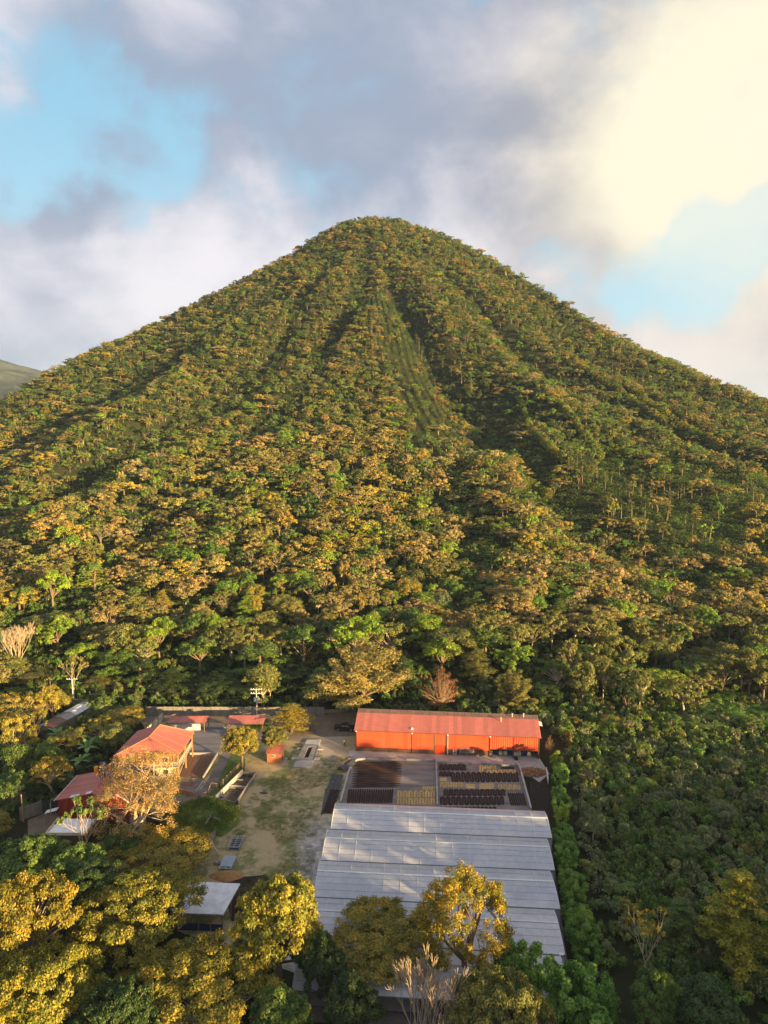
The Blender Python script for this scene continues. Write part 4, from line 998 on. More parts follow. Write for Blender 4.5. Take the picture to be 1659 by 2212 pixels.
shed('shed', 'low red-roofed shed with a white wall by the boundary wall, left of the pair', [(-54.9, 169.7), (-45.1, 169.9), (-44.6, 172.6), (-54.2, 172.3)], 2.5, 3.1, ROOF, 10, wall=(.02, .8, 1.7), group='red-roofed sheds by the boundary wall')
shed('shed', 'low red-roofed shed under the transformer pole, right of the pair', [(-40.0, 169.1), (-30.3, 169.3), (-30.2, 172.8), (-39.5, 172.6)], 2.5, 3.2, ROOF, 10, group='red-roofed sheds by the boundary wall')
ls = [Vector((-86.5, 168.0, 2.4)), Vector((-82.3, 167.4, 2.2)), Vector((-77.6, 180.6, 2.4)), Vector((-80.9, 182.0, 3.0))]
t = thing('long_shed', 'long low shed with patched grey and rusty sheet roof at the far left', 'shed', (-86.5, 168, 0)); o3 = Vector((-86.5, 168, 0))
for k in range(9):
    s0, s1 = k / 9, (k + 1) / 9 - .004; m = [GREYR, ROOFB, ROOFB, GREYR, GREYR, ZINC, ZINC, ZINC, GREYR][k]
    a, b_, c_, d_ = ls[0].lerp(ls[3], s0) - o3, ls[0].lerp(ls[3], s1) - o3, ls[1].lerp(ls[2], s1) - o3, ls[1].lerp(ls[2], s0) - o3
    z_ = Vector((0, 0, .03 * (k % 2))); mid0 = (a + d_) / 2 + Vector((0, 0, .5)); mid1 = (b_ + c_) / 2 + Vector((0, 0, .5))
    strips(t, 'roof_sheet', a + z_, b_ + z_, mid1 + z_, mid0 + z_, 1, 5, m); strips(t, 'roof_sheet', d_ + z_, c_ + z_, mid1 + z_, mid0 + z_, 1, 5, ROOF if k == 0 else m)
b = MB(); q = [p_ - o3 for p_ in ls]
for i in range(4): wallq(b, q[i].lerp(sum(q, Vector()) / 4, .1).x, q[i].lerp(sum(q, Vector()) / 4, .1).y, q[(i + 1) % 4].lerp(sum(q, Vector()) / 4, .1).x, q[(i + 1) % 4].lerp(sum(q, Vector()) / 4, .1).y, 0, 2.15)
b.build('wall', WALLC, t)
shed('shed', 'tiny shed with rust streaked tin roof among trees near the far left wall', [(-93.5, 178), (-88.5, 178), (-88, 181.5), (-93, 181.5)], 2.2, 2.6, ROOFB, 5)
x, y = at(256, 1585); t = thing('white_hut', 'small white hut half hidden by the trees left of the orange house', 'hut', (x - 2.5, y, 0)); b = MB(); b.box(0, 3.6, 0, 2.5, 0, 2.2); b.build('wall', WHITE, t); strips(t, 'roof_sheet', (-.3, -.3, 2.25), (3.9, -.3, 2.25), (3.9, 2.8, 2.7), (-.3, 2.8, 2.7), 4, 3, ZINC)
x, y = at(8, 1730); t = thing('hut', 'small block hut with rusty red hipped roof at the left edge', 'hut', (x, y, 0), R_(-8)); b = MB(); b.box(0, 4.4, 0, 4, 0, 2.3); b.build('wall', mat('peeling_wall', (.42, .38, .30), .9, .4, 1.5), t)
for a, b_, c_, d_ in (((-.4, -.4, 2.3), (4.8, -.4, 2.3), (3.0, 2, 3.6), (1.4, 2, 3.6)), ((4.8, -.4, 2.3), (4.8, 4.4, 2.3), (3.0, 2, 3.6), (3.0, 2, 3.6)), ((4.8, 4.4, 2.3), (-.4, 4.4, 2.3), (1.4, 2, 3.6), (3.0, 2, 3.6)), ((-.4, 4.4, 2.3), (-.4, -.4, 2.3), (1.4, 2, 3.6), (1.4, 2, 3.6))): strips(t, 'roof_sheet', a, b_, c_, d_, 5, 2, ROOFB)

# ---------------------------------------------------------------- orange house
HO = (-58.5, 146, 0); t = HS = thing('house', 'two-storey orange house with a hipped red roof and a balcony', 'house', HO); L_ = lambda x, y, z: (x + 58.5, y - 146, z)
FL, FRr, BR, BL, AP, RF = L_(-58.9, 145.6, 5.9), L_(-44.9, 146.9, 5.9), L_(-44.5, 157.4, 5.9), L_(-57.9, 157.6, 5.9), L_(-51.7, 155.6, 8.5), L_(-52.5, 150.2, 8.1)
strips(t, 'roof_sheet', BL, FL, RF, AP, 12, 3, ROOF); strips(t, 'roof_sheet', FRr, BR, AP, RF, 11, 3, ROOF); strips(t, 'roof_sheet', FL, FRr, RF, RF, 13, 3, ROOF); strips(t, 'roof_sheet', BR, BL, AP, AP, 12, 3, ROOF)
for a, b_ in ((RF, AP), (RF, FL), (RF, FRr), (AP, BR), (AP, BL)): b = MB(); b.bar(Vector(a) + Vector((0, 0, .06)), Vector(b_) + Vector((0, 0, .06)), .28, .08); b.build('hip_cap', mat('hip_cap_orange', (.50, .22, .10), .6), t)
for a, b_ in ((FL, FRr), (FRr, BR), (BR, BL), (BL, FL)): b = MB(); b.bar(Vector(a) - Vector((0, 0, .14)), Vector(b_) - Vector((0, 0, .14)), .1, .26); b.build('fascia', ORANGE, t)
for z0, z1, nm in ((0, 2.9, 'lower_wall'), (3.05, 5.8, 'upper_wall')):
    b = MB(); c4 = [L_(-58, 146.4, 0), L_(-46.9, 147.2, 0), L_(-46.6, 156.9, 0), L_(-57.4, 156.9, 0)]
    for i in range(4): wallq(b, c4[i][0], c4[i][1], c4[(i + 1) % 4][0], c4[(i + 1) % 4][1], z0, z1, .2)
    b.build(nm, ORANGE if z0 else CREAM, t)
slab(t, 'balcony_floor', [L_(-58, 145.2, 3.05), L_(-44.9, 146.2, 3.05), L_(-44.7, 157.0, 3.05), L_(-58, 157, 3.05)], CONCP, .15)
for x, y in ((-45.1, 146.5), (-44.9, 151.5), (-44.8, 156.8), (-51.5, 145.8), (-57.8, 145.4)): b = MB(); q = L_(x, y, 0); b.box(q[0] - .13, q[0] + .13, q[1] - .13, q[1] + .13, 0, 5.8); b.build('column', ORANGE, t)
for (xa, ya), (xb, yb) in (((-45.1, 146.4), (-44.8, 156.8)), ((-57.8, 145.4), (-45.1, 146.4))):
    a = Vector(L_(xa, ya, 0)); b_ = Vector(L_(xb, yb, 0)); b = MB()
    for z in (3.45, 3.8, 4.1): b.bar((*a.xy, z), (*b_.xy, z), .07, .1)
    rl = b.build('railing', CREAM, t); b = MB()
    for i in range(11): q = a.lerp(b_, i / 10); b.box(q.x - .04, q.x + .04, q.y - .04, q.y + .04, 3.05, 4.15)
    b.build('railing_post', CREAM, rl)
for i in range(4):
    for z0 in (.9, 3.9):
        q = Vector(L_(-58, 146.4, 0)).lerp(Vector(L_(-46.9, 147.2, 0)), .12 + .24 * i); b = MB(); b.box(q.x, q.x + 1.3, q.y - .16, q.y - .08, z0, z0 + 1.2); f_ = b.build('window', WHITE, t); b = MB(); b.box(q.x + .1, q.x + 1.2, q.y - .20, q.y - .165, z0 + .1, z0 + 1.1); b.build('pane', GLASS, f_)
b = MB(); b.box(12.0, 12.06, 3.5, 4.5, 0.1, 2.2); b.build('door', WOODD, t)

# ---------------------------------------------------------------- upper drying patios by the house
st('upper_patio', [at(384, 1572), at(489, 1572), at(470, 1629), at(395, 1629)], .07, mat('grey_patio', (.20, .19, .20), .85, .4, .25, col2=(.095, .09, .10), streak=(.3, 2.2, 1)), 'grey streaked drying patio behind the orange house', .06)
st('lower_patio', [at(402, 1632), at(469, 1632), at(438, 1682), at(384, 1680)], .07, mat('brown_patio', (.17, .115, .085), .9, .4, .4, col2=(.10, .07, .055)), 'brown drying patio beside the balcony', .06)
st('small_patio', [at(384, 1683), at(438, 1684), at(421, 1711), at(372, 1708)], .06, CONCD, 'small concrete patio below the brown one', .05)
t = thing('coffee_bed', 'brown coffee on the patio beside the house, raked in long upright ridges', 'coffee bed', (*at(392, 1680), .072)); o3 = Vector((*at(392, 1680), 0))
for i in range(15):
    s_ = (i + .5) / 15; q0 = Vector((*at(388, 1679), 0)).lerp(Vector((*at(436, 1680), 0)), s_) - o3; q1 = Vector((*at(406, 1635), 0)).lerp(Vector((*at(466, 1635), 0)), s_) - o3; d = q1 - q0
    obj('coffee_ridge', mat('x', (0, 0, 0)) and RM.setdefault('b', [ridge_mesh('coffee_ridge', mat('brown_coffee', (.15, .085, .055), .95, .3, 12), s) for s in range(4)])[i % 4], t, (*q0.xy, 0), (0, 0, math.atan2(d.y, d.x) - math.pi / 2), (.36, d.length, .07))
t = thing('coffee_bed', 'small rust brown zigzag of coffee below the brown patio', 'coffee bed', (*at(398, 1700), .062)); o3 = Vector((*at(398, 1700), 0))
for i in range(6):
    q0 = Vector((*at(390 + i * 5, 1699), 0)) - o3; q1 = Vector((*at(394 + i * 5, 1690), 0)) - o3; d = q1 - q0; obj('coffee_ridge', RM['b'][i % 4], t, (*q0.xy, 0), (0, 0, math.atan2(d.y, d.x) - math.pi / 2), (.45, d.length, .12))
for l, lab, hh in (([(395, 1630), (470, 1630)], 'dark step wall between the grey and the brown patio', .5), ([(470, 1632), (439, 1684)], 'sunlit low wall on the right of the brown patio', .8), ([(384, 1573), (489, 1573)], 'low wall along the top of the grey patio', .4), ([(402, 1634), (384, 1682)], 'low white wall on the left of the brown patio', .35), ([(439, 1690), (422, 1712)], 'low wall right of the small patio', .3)):
    kerb('low_wall', l, lab, hh, .22, group='low walls of the upper patios')
t = thing('brick_wall', 'low sunlit brick wall below the small patio', 'wall', (*at(380, 1712), 0)); o3 = Vector((*at(380, 1712), 0)); e3 = Vector((*at(420, 1722), 0)) - o3; ang = math.atan2(e3.y, e3.x); bmsh = MB().box(0, .44, -.1, .1, 0, .17).mesh('brick', BRICK)
for r in range(6):
    for i in range(int(e3.length / .46)): q = e3.normalized() * (i * .46 + (r % 2) * .2); obj('brick', bmsh, t, (*q.xy, r * .185), (0, 0, ang + random.Random(r * 30 + i).uniform(-.02, .02)))

# basins
t = thing('basin', 'pair of long concrete basins with dark water beside the yard', 'basin', (*at(508, 1733), 0)); o3 = Vector((*at(508, 1733), 0)); c4 = [Vector((*at(u, v, .8), 0)) - o3 for u, v in ((465, 1726), (508, 1735), (553, 1669), (524, 1668))]
for i, nm in enumerate(('end_wall', 'right_wall', 'end_wall', 'left_wall')):
    a, b_ = c4[i], c4[(i + 1) % 4]; n = max(1, round((b_ - a).length / 2.0))
    for k in range(n):
        q0 = a.lerp(b_, k / n); q1 = a.lerp(b_, (k + 1) / n - .01); b = MB(); wallq(b, q0.x, q0.y, q1.x, q1.y, 0, (1.1, .95, 1.0, 1.5)[i], .18 if i % 2 == 0 else .16); b.build('wall_panel', WALLC if i != 3 else CONCP, t)
b = MB(); m0, m1 = c4[0].lerp(c4[3], .52), c4[1].lerp(c4[2], .52); wallq(b, m0.x, m0.y, m1.x, m1.y, 0, .8, .2); b.build('divider', CONCP, t)
b = MB(); b.add([(*q.lerp(sum(c4, Vector()) / 4, .02).xy, .22) for q in c4], [(0, 1, 2, 3)]); b.build('water', WATER, t)
for k in range(3): b = MB(); q = c4[0].lerp(c4[3], .1 + .3 * k); b.bar((q.x + .4, q.y + .3, .7), (q.x + 1.8, q.y + .1, .7), .2, .12); b.build('cross_slab', CONCP, t)

# wooden rail fence
def railfence(pts, label, h=1.2):
    p0 = Vector((*pts[0], 0)); t = thing('rail_fence', label, 'fence', (*pts[0], 0), 0, 'wooden rail fences along the path')
    for i in range(len(pts) - 1):
        a = Vector((*pts[i], 0)) - p0; b_ = Vector((*pts[i + 1], 0)) - p0; n = max(1, round((b_ - a).length / 1.8))
        for k in range(n + 1): q = a.lerp(b_, k / n); b = MB(); b.box(q.x - .07, q.x + .07, q.y - .07, q.y + .07, 0, h + .1); b.build('post', WOOD, t)
        for z in (.4, .75, 1.1): b = MB(); b.bar((*a.xy, z), (*b_.xy, z), .06, .1); b.build('rail', WOOD, t)


railfence([at(521, 1655), at(474, 1704), at(457, 1701), at(449, 1720), at(430, 1728), at(395, 1737)], 'wooden post-and-rail fence following the curved path above the basins')

# ---------------------------------------------------------------- red barn with dust collectors
t = BA = thing('barn', 'dark red corrugated barn with a low gabled roof and blue dust collectors above', 'barn', (-64.4, 131, 0), R_(-2)); LA = 8.6; WD = 13.6
zE, zR = 4.3, 5.9
strips(t, 'roof_sheet', (-.5, 9.3, zE), (-.5, -.5, zE), (7.0, -.5, zR), (7.0, 9.3, zR), 10, 3, ROOF); strips(t, 'roof_sheet', (14.4, -.5, zE), (14.4, 9.3, zE), (7.0, 9.3, zR), (7.0, -.5, zR), 10, 3, ROOF)
b = MB(); b.bar((7.0, -.5, zR + .05), (7.0, 9.3, zR + .05), .4, .06); b.build('ridge_cap', ROOF, t)
b = MB(); b.tube([(-.55, -.5, zE - .06), (-.55, 9.3, zE - .06)], .1, 6); b.build('gutter', WHITE, t)
b = MB(); b.add([(0, 0, 0), (13.9, 0, 0), (13.9, 0, zE + .05), (7, 0, zR - .1), (0, 0, zE + .05), (0, .12, 0), (13.9, .12, 0), (13.9, .12, zE + .05), (7, .12, zR - .1), (0, .12, zE + .05)], [(0, 1, 2, 3, 4), (9, 8, 7, 6, 5), (0, 5, 6, 1), (1, 6, 7, 2), (2, 7, 8, 3), (3, 8, 9, 4), (4, 9, 5, 0)]); b.build('front_wall', BROWN, t)
DRED = mat('dark_red_sheet', (.30, .035, .022), .4, .3, 1.5, spec=.5)
for i in range(14):
    x0 = i * .99; z_ = lambda x: zE + (zR - zE) * (1 - abs(x - 7) / 7.2) - .06
    a, b_, c_, d_ = (x0, -.05, .1), (x0 + .97, -.05, .1), (x0 + .97, -.05, z_(x0 + .97)), (x0, -.05, z_(x0)); strips(t, 'wall_sheet', a, b_, c_, d_, 1, 3, DRED, amp=.06)
for x in (0, 13.8): b = MB(); b.box(x, x + .12, .12, 9, 0, zE); b.build('side_wall', DRED, t)
b = MB(); b.box(0, 13.9, 8.9, 9.0, 0, zE); b.build('back_wall', DRED, t)
for (x0, x1, y0, y1) in ((2.6, 4.4, -.62, .3), (5.7, 6.8, -.3, .5)):
    zz = lambda x: zE + (zR - zE) * (x + .5) / 7.5 + .07; b = MB(); b.add([(x0, y0, zz(x0)), (x1, y0, zz(x1)), (x1, y1, zz(x1)), (x0, y1, zz(x0)), (x0, y0, zz(x0) - .05), (x1, y0, zz(x1) - .05), (x1, y1, zz(x1) - .05), (x0, y1, zz(x0) - .05)], [(0, 1, 2, 3), (7, 6, 5, 4), (0, 4, 5, 1), (1, 5, 6, 2), (2, 6, 7, 3), (3, 7, 4, 0)]); b.build('skylight_sheet', ZINC, t)
b = MB(); b.box(3.3, 4.4, -.14, -.07, 1.55, 3.0); wn = b.build('window', DARKM, t); b = MB(); b.box(3.35, 3.8, -.18, -.15, 2.5, 2.95); b.build('pane', GLASS, wn)
b = MB(); b.box(4.45, 5.0, -.14, -.07, 2.3, 2.8); b.build('window', DARKM, t)
b = MB(); b.add([(3.1, -.1, 3.15), (5.0, -.1, 3.15), (5.0, -.8, 2.95), (3.1, -.8, 2.95), (3.1, -.1, 3.1), (5.0, -.1, 3.1), (5.0, -.8, 2.9), (3.1, -.8, 2.9)], [(0, 1, 2, 3), (7, 6, 5, 4), (0, 4, 5, 1), (1, 5, 6, 2), (2, 6, 7, 3), (3, 7, 4, 0)]); b.build('window_awning', ROOF, t)
cn = MB(); cn.tube([(3.95, -.45, 1.5), (3.95, -.45, 2.3), (3.95, -.45, 2.55)], [.08, .42, .36], 10); tag(cn.build('feed_hopper', YELLOW, loc=(-64.4, 131, 0), rot=(0, 0, R_(-2))), 'yellow cone hopper hanging at the barn window', 'hopper')
t2 = thing('tin_awning', 'small tilted tin awning at the left corner of the barn', 'awning', (-65.6, 129.2, 0)); b = MB(); b.add([(-.8, 0, 2.3), (1.4, .5, 2.7), (1.4, 1.7, 2.75), (-.8, 1.2, 2.35), (-.8, 0, 2.25), (1.4, .5, 2.65), (1.4, 1.7, 2.7), (-.8, 1.2, 2.3)], [(0, 1, 2, 3), (7, 6, 5, 4), (0, 4, 5, 1), (1, 5, 6, 2), (2, 6, 7, 3), (3, 7, 4, 0)]); b.build('sheet', ZINC, t2)
for x, y in ((-.6, .2), (1.2, .6)): b = MB(); b.tube([(x, y, 0), (x, y, 2.4)], .05, 6); b.build('post', WOODD, t2)
t = thing('lean_to', 'white roofed lean-to with raised rims in front of the red barn', 'lean-to', (-62.9, 122.2, 0), R_(-1)); b = MB(); b.box(0, 7.6, 0, 5.2, 2.25, 2.4); b.build('roof', WHITE, t)
for q in ((0, .2, 0, 5.2), (7.4, 7.6, 0, 5.2), (.2, 7.4, 0, .15)): b = MB(); b.box(q[0], q[1], q[2], q[3], 2.402, 2.75); b.build('parapet', CREAM, t)
b = MB(); b.box(.1, 7.5, .1, .25, 0, 2.24); b.build('front_wall', BROWN, t); b = MB(); b.box(.1, .25, .26, 5, 0, 2.24); b.build('side_wall', ORANGE, t)
for (dx, dy, lab) in ((6.9, 5.2, 'blue dust collector tower on the barn roof, the left and nearer one'), (9.0, 6.3, 'blue dust collector tower beside the barn ridge, the right one')):
    t = thing('dust_collector', lab, 'dust collector', (-64.4 + dx, 131 + dy, 5.6), R_(-2), 'blue dust collectors over the barn'); k = 1.0 if dx < 8 else .9
    for x in (-.55, .0, .45): b = MB(); b.box(x - .1, x + .1, -.1, .1, -.3, 2.6 * k); b.build('leg', BLUE, t)
    b = MB()
    for z in (.5, 1.2, 1.9): b.bar((-.5, 0, z), (.4, 0, z), .07)
    b.build('rung', BLUE, t)
    b = MB(); b.add([(-.6, -.35, 2.4 * k), (.75, -.35, 2.4 * k), (.75, .35, 2.4 * k), (-.6, .35, 2.4 * k), (-.45, -.35, 3.7 * k), (.45, -.35, 3.7 * k), (.45, .35, 3.7 * k), (-.45, .35, 3.7 * k), (.85, -.35, 3.1 * k), (.85, .35, 3.1 * k)], [(3, 2, 1, 0), (4, 5, 6, 7), (0, 1, 8, 5, 4), (1, 2, 9, 8), (2, 3, 7, 6, 9), (3, 0, 4, 7), (8, 9, 6, 5)]); hd = b.build('head', BLUE, t)
    b = MB(); b.tube([(-.3, -.38, 3.1 * k), (-.3, -.5, 3.1 * k)], .18, 8); b.build('motor_cap', mat('signal_orange', (.6, .1, .02)), hd)
    b = MB(); b.bar((.7, -.1, 3.0 * k), (2.1, -.5, -.5), .26, .3); b.build('chute', BLUE, t)
    b = MB(); b.tube([(-1.15, -.2, 1.0 * k), (-1.15, -.2, 2.1 * k), (-1.15, -.2, 2.75 * k), (-1.15, -.2, 3.0 * k)], [.10, .42, .46, .25], 12); b.build('cyclone_cone', YELLOW, t)
    b = MB(); b.bar((-1.15, -.2, 2.8 * k), (-.5, 0, 2.8 * k), .25); b.build('duct', YELLOW, t); b = MB(); b.tube([(-1.15, -.2, -.4), (-1.15, -.2, 1.05 * k)], .04, 6); b.build('drain_pipe', STEEL, t)

# ---------------------------------------------------------------- yard furniture
x, y = at(577, 1647); t = thing('guard_booth', 'small orange booth with a red mono-pitch roof beside the truck scale', 'booth', (x, y, 0), R_(-6))
b = MB(); b.box(0, 3.3, 0, 2.8, 0, 2.3); b.build('wall', mat('booth_orange', (.34, .13, .06), .85), t); strips(t, 'roof_sheet', (-.3, -.4, 2.35), (3.7, -.4, 2.35), (3.7, 3.2, 2.95), (-.3, 3.2, 2.95), 4, 3, ROOF)
b = MB(); b.box(1.0, 1.9, -.05, -.01, 1.35, 1.95); f_ = b.build('window', WHITE, t)
for i in range(3): b = MB(); b.box(1.06 + i * .28, 1.28 + i * .28, -.07, -.052, 1.4, 1.9); b.build('pane', GLASS, f_)
b = MB(); b.box(3.31, 3.35, .9, 1.7, .05, 2.0); b.build('door', WOODD, t); b = MB(); b.box(3.3, 4.3, .2, 2.6, 0, .12); b.build('step', CONCP, t)
t = thing('truck_scale', 'long concrete truck scale with a dark centre pit and blue edges', 'truck scale', (*at(654, 1660), 0), 0); o3 = Vector((*at(654, 1660), 0)); sc_ = lambda u, v: Vector((*at(u, v), 0)) - o3
c4 = [sc_(633, 1659), sc_(673, 1659), sc_(693, 1600), sc_(663, 1600)]
def plate(q, z0, z1, m, nm):
    b = MB(); b.add([(*p_.xy, z0) for p_ in q] + [(*p_.xy, z1) for p_ in q], [(3, 2, 1, 0), (4, 5, 6, 7)] + [(i, (i + 1) % 4, (i + 1) % 4 + 4, i + 4) for i in range(4)]); b.build(nm, m, t)
q = lambda s_, r: c4[0].lerp(c4[1], s_).lerp(c4[3].lerp(c4[2], s_), r)
plate([q(0, 0), q(1, 0), q(1, .22), q(0, .22)], 0, .30, CONCP, 'ramp'); plate([q(0, .76), q(1, .76), q(1, 1), q(0, 1)], 0, .30, CONCP, 'ramp')
plate([q(0, .225), q(.36, .225), q(.36, .755), q(0, .755)], 0, .42, CONC, 'deck_plate'); plate([q(.64, .225), q(1, .225), q(1, .755), q(.64, .755)], 0, .42, CONC, 'deck_plate')
plate([q(.36, .225), q(.64, .225), q(.64, .30), q(.36, .30)], 0, .42, CONC, 'deck_plate'); plate([q(.36, .70), q(.64, .70), q(.64, .755), q(.36, .755)], 0, .42, CONC, 'deck_plate')
plate([q(.36, .3), q(.64, .3), q(.64, .7), q(.36, .7)], 0, .1, SOIL, 'pit_floor')
b = MB(); SB = mat('scale_blue', (.05, .12, .32))
for a, b_ in ((q(0, .22), q(1, .22)), (q(1, .22), q(1, .76)), (q(0, .76), q(1, .76))): b.bar((*a.xy, .44), (*b_.xy, .44), .14, .06)
b.build('edge_strip', SB, t)
for s_, r in ((-.16, .30), (1.16, .30), (-.16, .66), (1.16, .66)): p_ = q(s_, r); b = MB(); b.box(p_.x - .7, p_.x + .7, p_.y - .4, p_.y + .4, 0, .3); b.build('bollard_block', CONCP, t)

for (u0, v0, lab, glass) in ((510, 1826, 'upper galvanised steel cage frame lying on the grass with open mesh', False), (492, 1871, 'lower galvanised steel cage frame covered with a pale sheet', True)):
    x, y = at(u0, v0); t = thing('steel_cage', lab, 'cage', (x, y, 0), R_(-4), 'steel cages on the grass'); b = MB(); w_, l_, h_ = 1.05, 1.75, .75
    for sx in (-1, 1):
        for z in (.12, h_): b.bar((sx * w_, -l_, z), (sx * w_, l_, z), .08)
        for sy in (-1, 1): b.bar((sx * w_, sy * l_, 0), (sx * w_, sy * l_, h_), .08)
    for sy in (-1, 1):
        for z in (.12, h_): b.bar((-w_, sy * l_, z), (w_, sy * l_, z), .08)
    b.bar((0, -l_, h_), (0, l_, h_), .08); b.build('frame', STEEL, t)
    for i in range(6): b = MB(); yy_ = -l_ + (i + .5) * l_ * 2 / 6; b.bar((-w_, yy_, h_), (w_, yy_, h_), .06); b.build('crossbar', STEEL, t)
    for sx in (-1, 1): b = MB(); [b.bar((sx * w_, -l_ + k * .35, .12), (sx * w_, -l_ + k * .35, h_), .03) for k in range(1, 10)]; b.build('side_bars', STEEL, t)
    if glass:
        b = MB(); b.box(-w_ + .05, w_ - .05, -l_ + .5, l_ - .05, h_ + .04, h_ + .07); b.build('cover_sheet', mat('pale_blue_sheet', (.28, .34, .40), .4), t)
    else:
        b = MB(); b.box(-w_ + .05, w_ - .05, -l_ + .05, l_ - .05, .03, .06); b.build('bottom_mesh', DARKM, t)
x, y = at(470, 1840); t = thing('gate_frame', 'white tubular gate frame leaning against the mound wall', 'gate frame', (x, y, 0), R_(-60)); t.rotation_euler[0] = R_(24); b = MB()
for z in (.1, 1.0, 1.9, 2.8): b.bar((-1, 0, z), (1, 0, z), .07)
for xx in (-1, 0, 1): b.bar((xx, 0, .1), (xx, 0, 2.8), .07)
b.build('frame', WHITE, t); b = MB(); b.bar((-1, 0, .1), (1, 0, 1.0), .05); b.build('brace', WHITE, t)
for (u, v, lab) in ((478, 1865, 'pale concrete block nearer the cage'), (468, 1866, 'pale concrete block by the golden tree'), (455, 1822, 'pale stone at the foot of the mound wall')):
    x, y = at(u, v); b = MB(); b.box(-.5, .5, -.35, .35, 0, .4); b.box(-.3, .25, -.2, .3, .4, .5); tag(b.build('concrete_block', CONCP, loc=(x, y, 0), rot=(0, 0, u * .1)), lab, 'block', 'concrete blocks by the cages')
x, y = at(490, 1893); b = MB(); rg = random.Random(2); b.add([(3.0 * math.cos(i / 16 * 6.28) * k * rg.uniform(.9, 1.1), 1.5 * math.sin(i / 16 * 6.28) * k * rg.uniform(.9, 1.1), (1 - k ** 1.5) * 1.0) for k in (1, .75, .5, .25, .02) for i in range(16)], [(r * 16 + i, r * 16 + (i + 1) % 16, r * 16 + 16 + (i + 1) % 16, r * 16 + 16 + i) for r in range(4) for i in range(16)]); tag(b.build('sand_heap', SAND, loc=(x, y, 0), smooth=True), 'heap of orange sand behind the grey shed roof', 'sand heap')
# grey shed at the bottom
z_ = 3.4; c4 = [Vector((*at(372, 1972, 3.1), 3.1)), Vector((*at(482, 1976, 3.1), 3.1)), Vector((*at(519, 1909, 3.6), 3.6)), Vector((*at(372, 1902, 3.6), 3.6))]
o3 = Vector((c4[0].x, c4[0].y, 0)); t = thing('grey_shed', 'open shed with a ribbed grey metal roof between the golden trees', 'shed', tuple(o3)); q4 = [c - o3 for c in c4]
strips(t, 'roof_sheet', q4[0], q4[1], q4[2], q4[3], 12, 4, ZINC, amp=.07); slab(t, 'roof_frame', [p_ - Vector((0, 0, .12)) for p_ in q4], STEEL, .08)
for p_ in q4 + [(q4[0] + q4[1]) / 2, q4[0].lerp(q4[1], .75), (q4[1] + q4[2]) / 2]:
    r_ = p_.lerp(sum(q4, Vector()) / 4, .05); b = MB(); b.box(r_.x - .09, r_.x + .09, r_.y - .09, r_.y + .09, 0, p_.z - .2); b.build('post', WOODD, t)
b = MB(); wallq(b, q4[0].x, q4[0].y + .3, q4[1].x - .3, q4[1].y + .3, 0, 1.2, .1); b.build('side_wall', BLUE, t)

# pickup truck
x, y = at(745, 1577); t = thing('pickup_truck', 'dark grey double-cab pickup parked in the shade by the warehouse corner', 'pickup truck', (x, y, .03), R_(-4)); PK = mat('dark_car_paint', (.022, .024, .028), .25, .1, 1, spec=.6)


def loft(prof, y0, y1, inset=0):
    b = MB(); n = len(prof); b.add([(px_, y0 + inset * (pz > .95), pz) for px_, pz in prof] + [(px_, y1 - inset * (pz > .95), pz) for px_, pz in prof], [tuple(range(n)), tuple(reversed(range(n, 2 * n)))] + [(i, i + n, (i + 1) % n + n, (i + 1) % n) for i in range(n)]); return b


loft([(-2.6, .4), (2.55, .4), (2.62, .8), (2.5, 1.02), (1.35, 1.12), (.9, 1.12), (-1.0, 1.12), (-2.6, 1.1)], -.92, .92).build('body', PK, t)
loft([(1.25, 1.11), (.65, 1.68), (-.8, 1.70), (-1.05, 1.11)], -.86, .86, .12).build('cabin', PK, t)
b = MB(); b.add([(1.18, -.7, 1.2), (1.18, .7, 1.2), (.70, .66, 1.63), (.70, -.66, 1.63)], [(0, 1, 2, 3)]); b.build('windscreen', GLASS, t, loc=(.04, 0, .03))
for sy in (-1, 1):
    for xa, xb in ((.05, .85), (-.85, -.05)):
        b = MB(); yy_ = sy * .81; b.add([(xa, yy_, 1.2), (xb + (.18 if xb > .5 else 0), yy_, 1.2), (xb - .1, yy_ * .93, 1.58), (xa, yy_ * .93, 1.58), (xa, yy_ * .9, 1.2), (xb, yy_ * .9, 1.2), (xb - .1, yy_ * .85, 1.58), (xa, yy_ * .85, 1.58)], [(0, 1, 2, 3), (7, 6, 5, 4), (0, 4, 5, 1), (1, 5, 6, 2), (2, 6, 7, 3), (3, 7, 4, 0)]); b.build('side_window', mat('lit_glass', (.16, .17, .18), .2), t)
    b = MB(); b.box(.95, 1.12, sy * .95 - .08, sy * .95 + .08, 1.1, 1.3); b.build('mirror', STEEL, t)
    for xx in (-1.65, 1.65):
        b = MB(); b.tube([(xx, sy * .72, .38), (xx, sy * .96, .38)], .38, 14); w_ = b.build('wheel', TYRE, t); b = MB(); b.tube([(xx, sy * .965, .38), (xx, sy * .98, .38)], .22, 10); b.build('rim', STEEL, w_)
    b = MB(); b.box(2.56, 2.64, sy * .7 - .2, sy * .7 + .2, .72, .88); b.build('headlight', WHITE, t)
b = MB(); b.box(-2.5, -1.1, -.8, .8, 1.122, 1.2); b.build('bed_cover', DARKM, t)

# person
def skin(name, verts, edges, radii, m, parent, sub=1):
    me = bpy.data.meshes.new(name); me.from_pydata(verts, edges, []); o = obj(name, me, parent); me.materials.append(m)
    md = o.modifiers.new('s', 'SKIN'); sv = me.skin_vertices[0].data
    for i, r in enumerate(radii): sv[i].radius = (r, r * .8)
    sv[0].use_root = True; o.modifiers.new('d', 'SUBSURF').levels = sub; o.modifiers['d'].render_levels = sub; return o


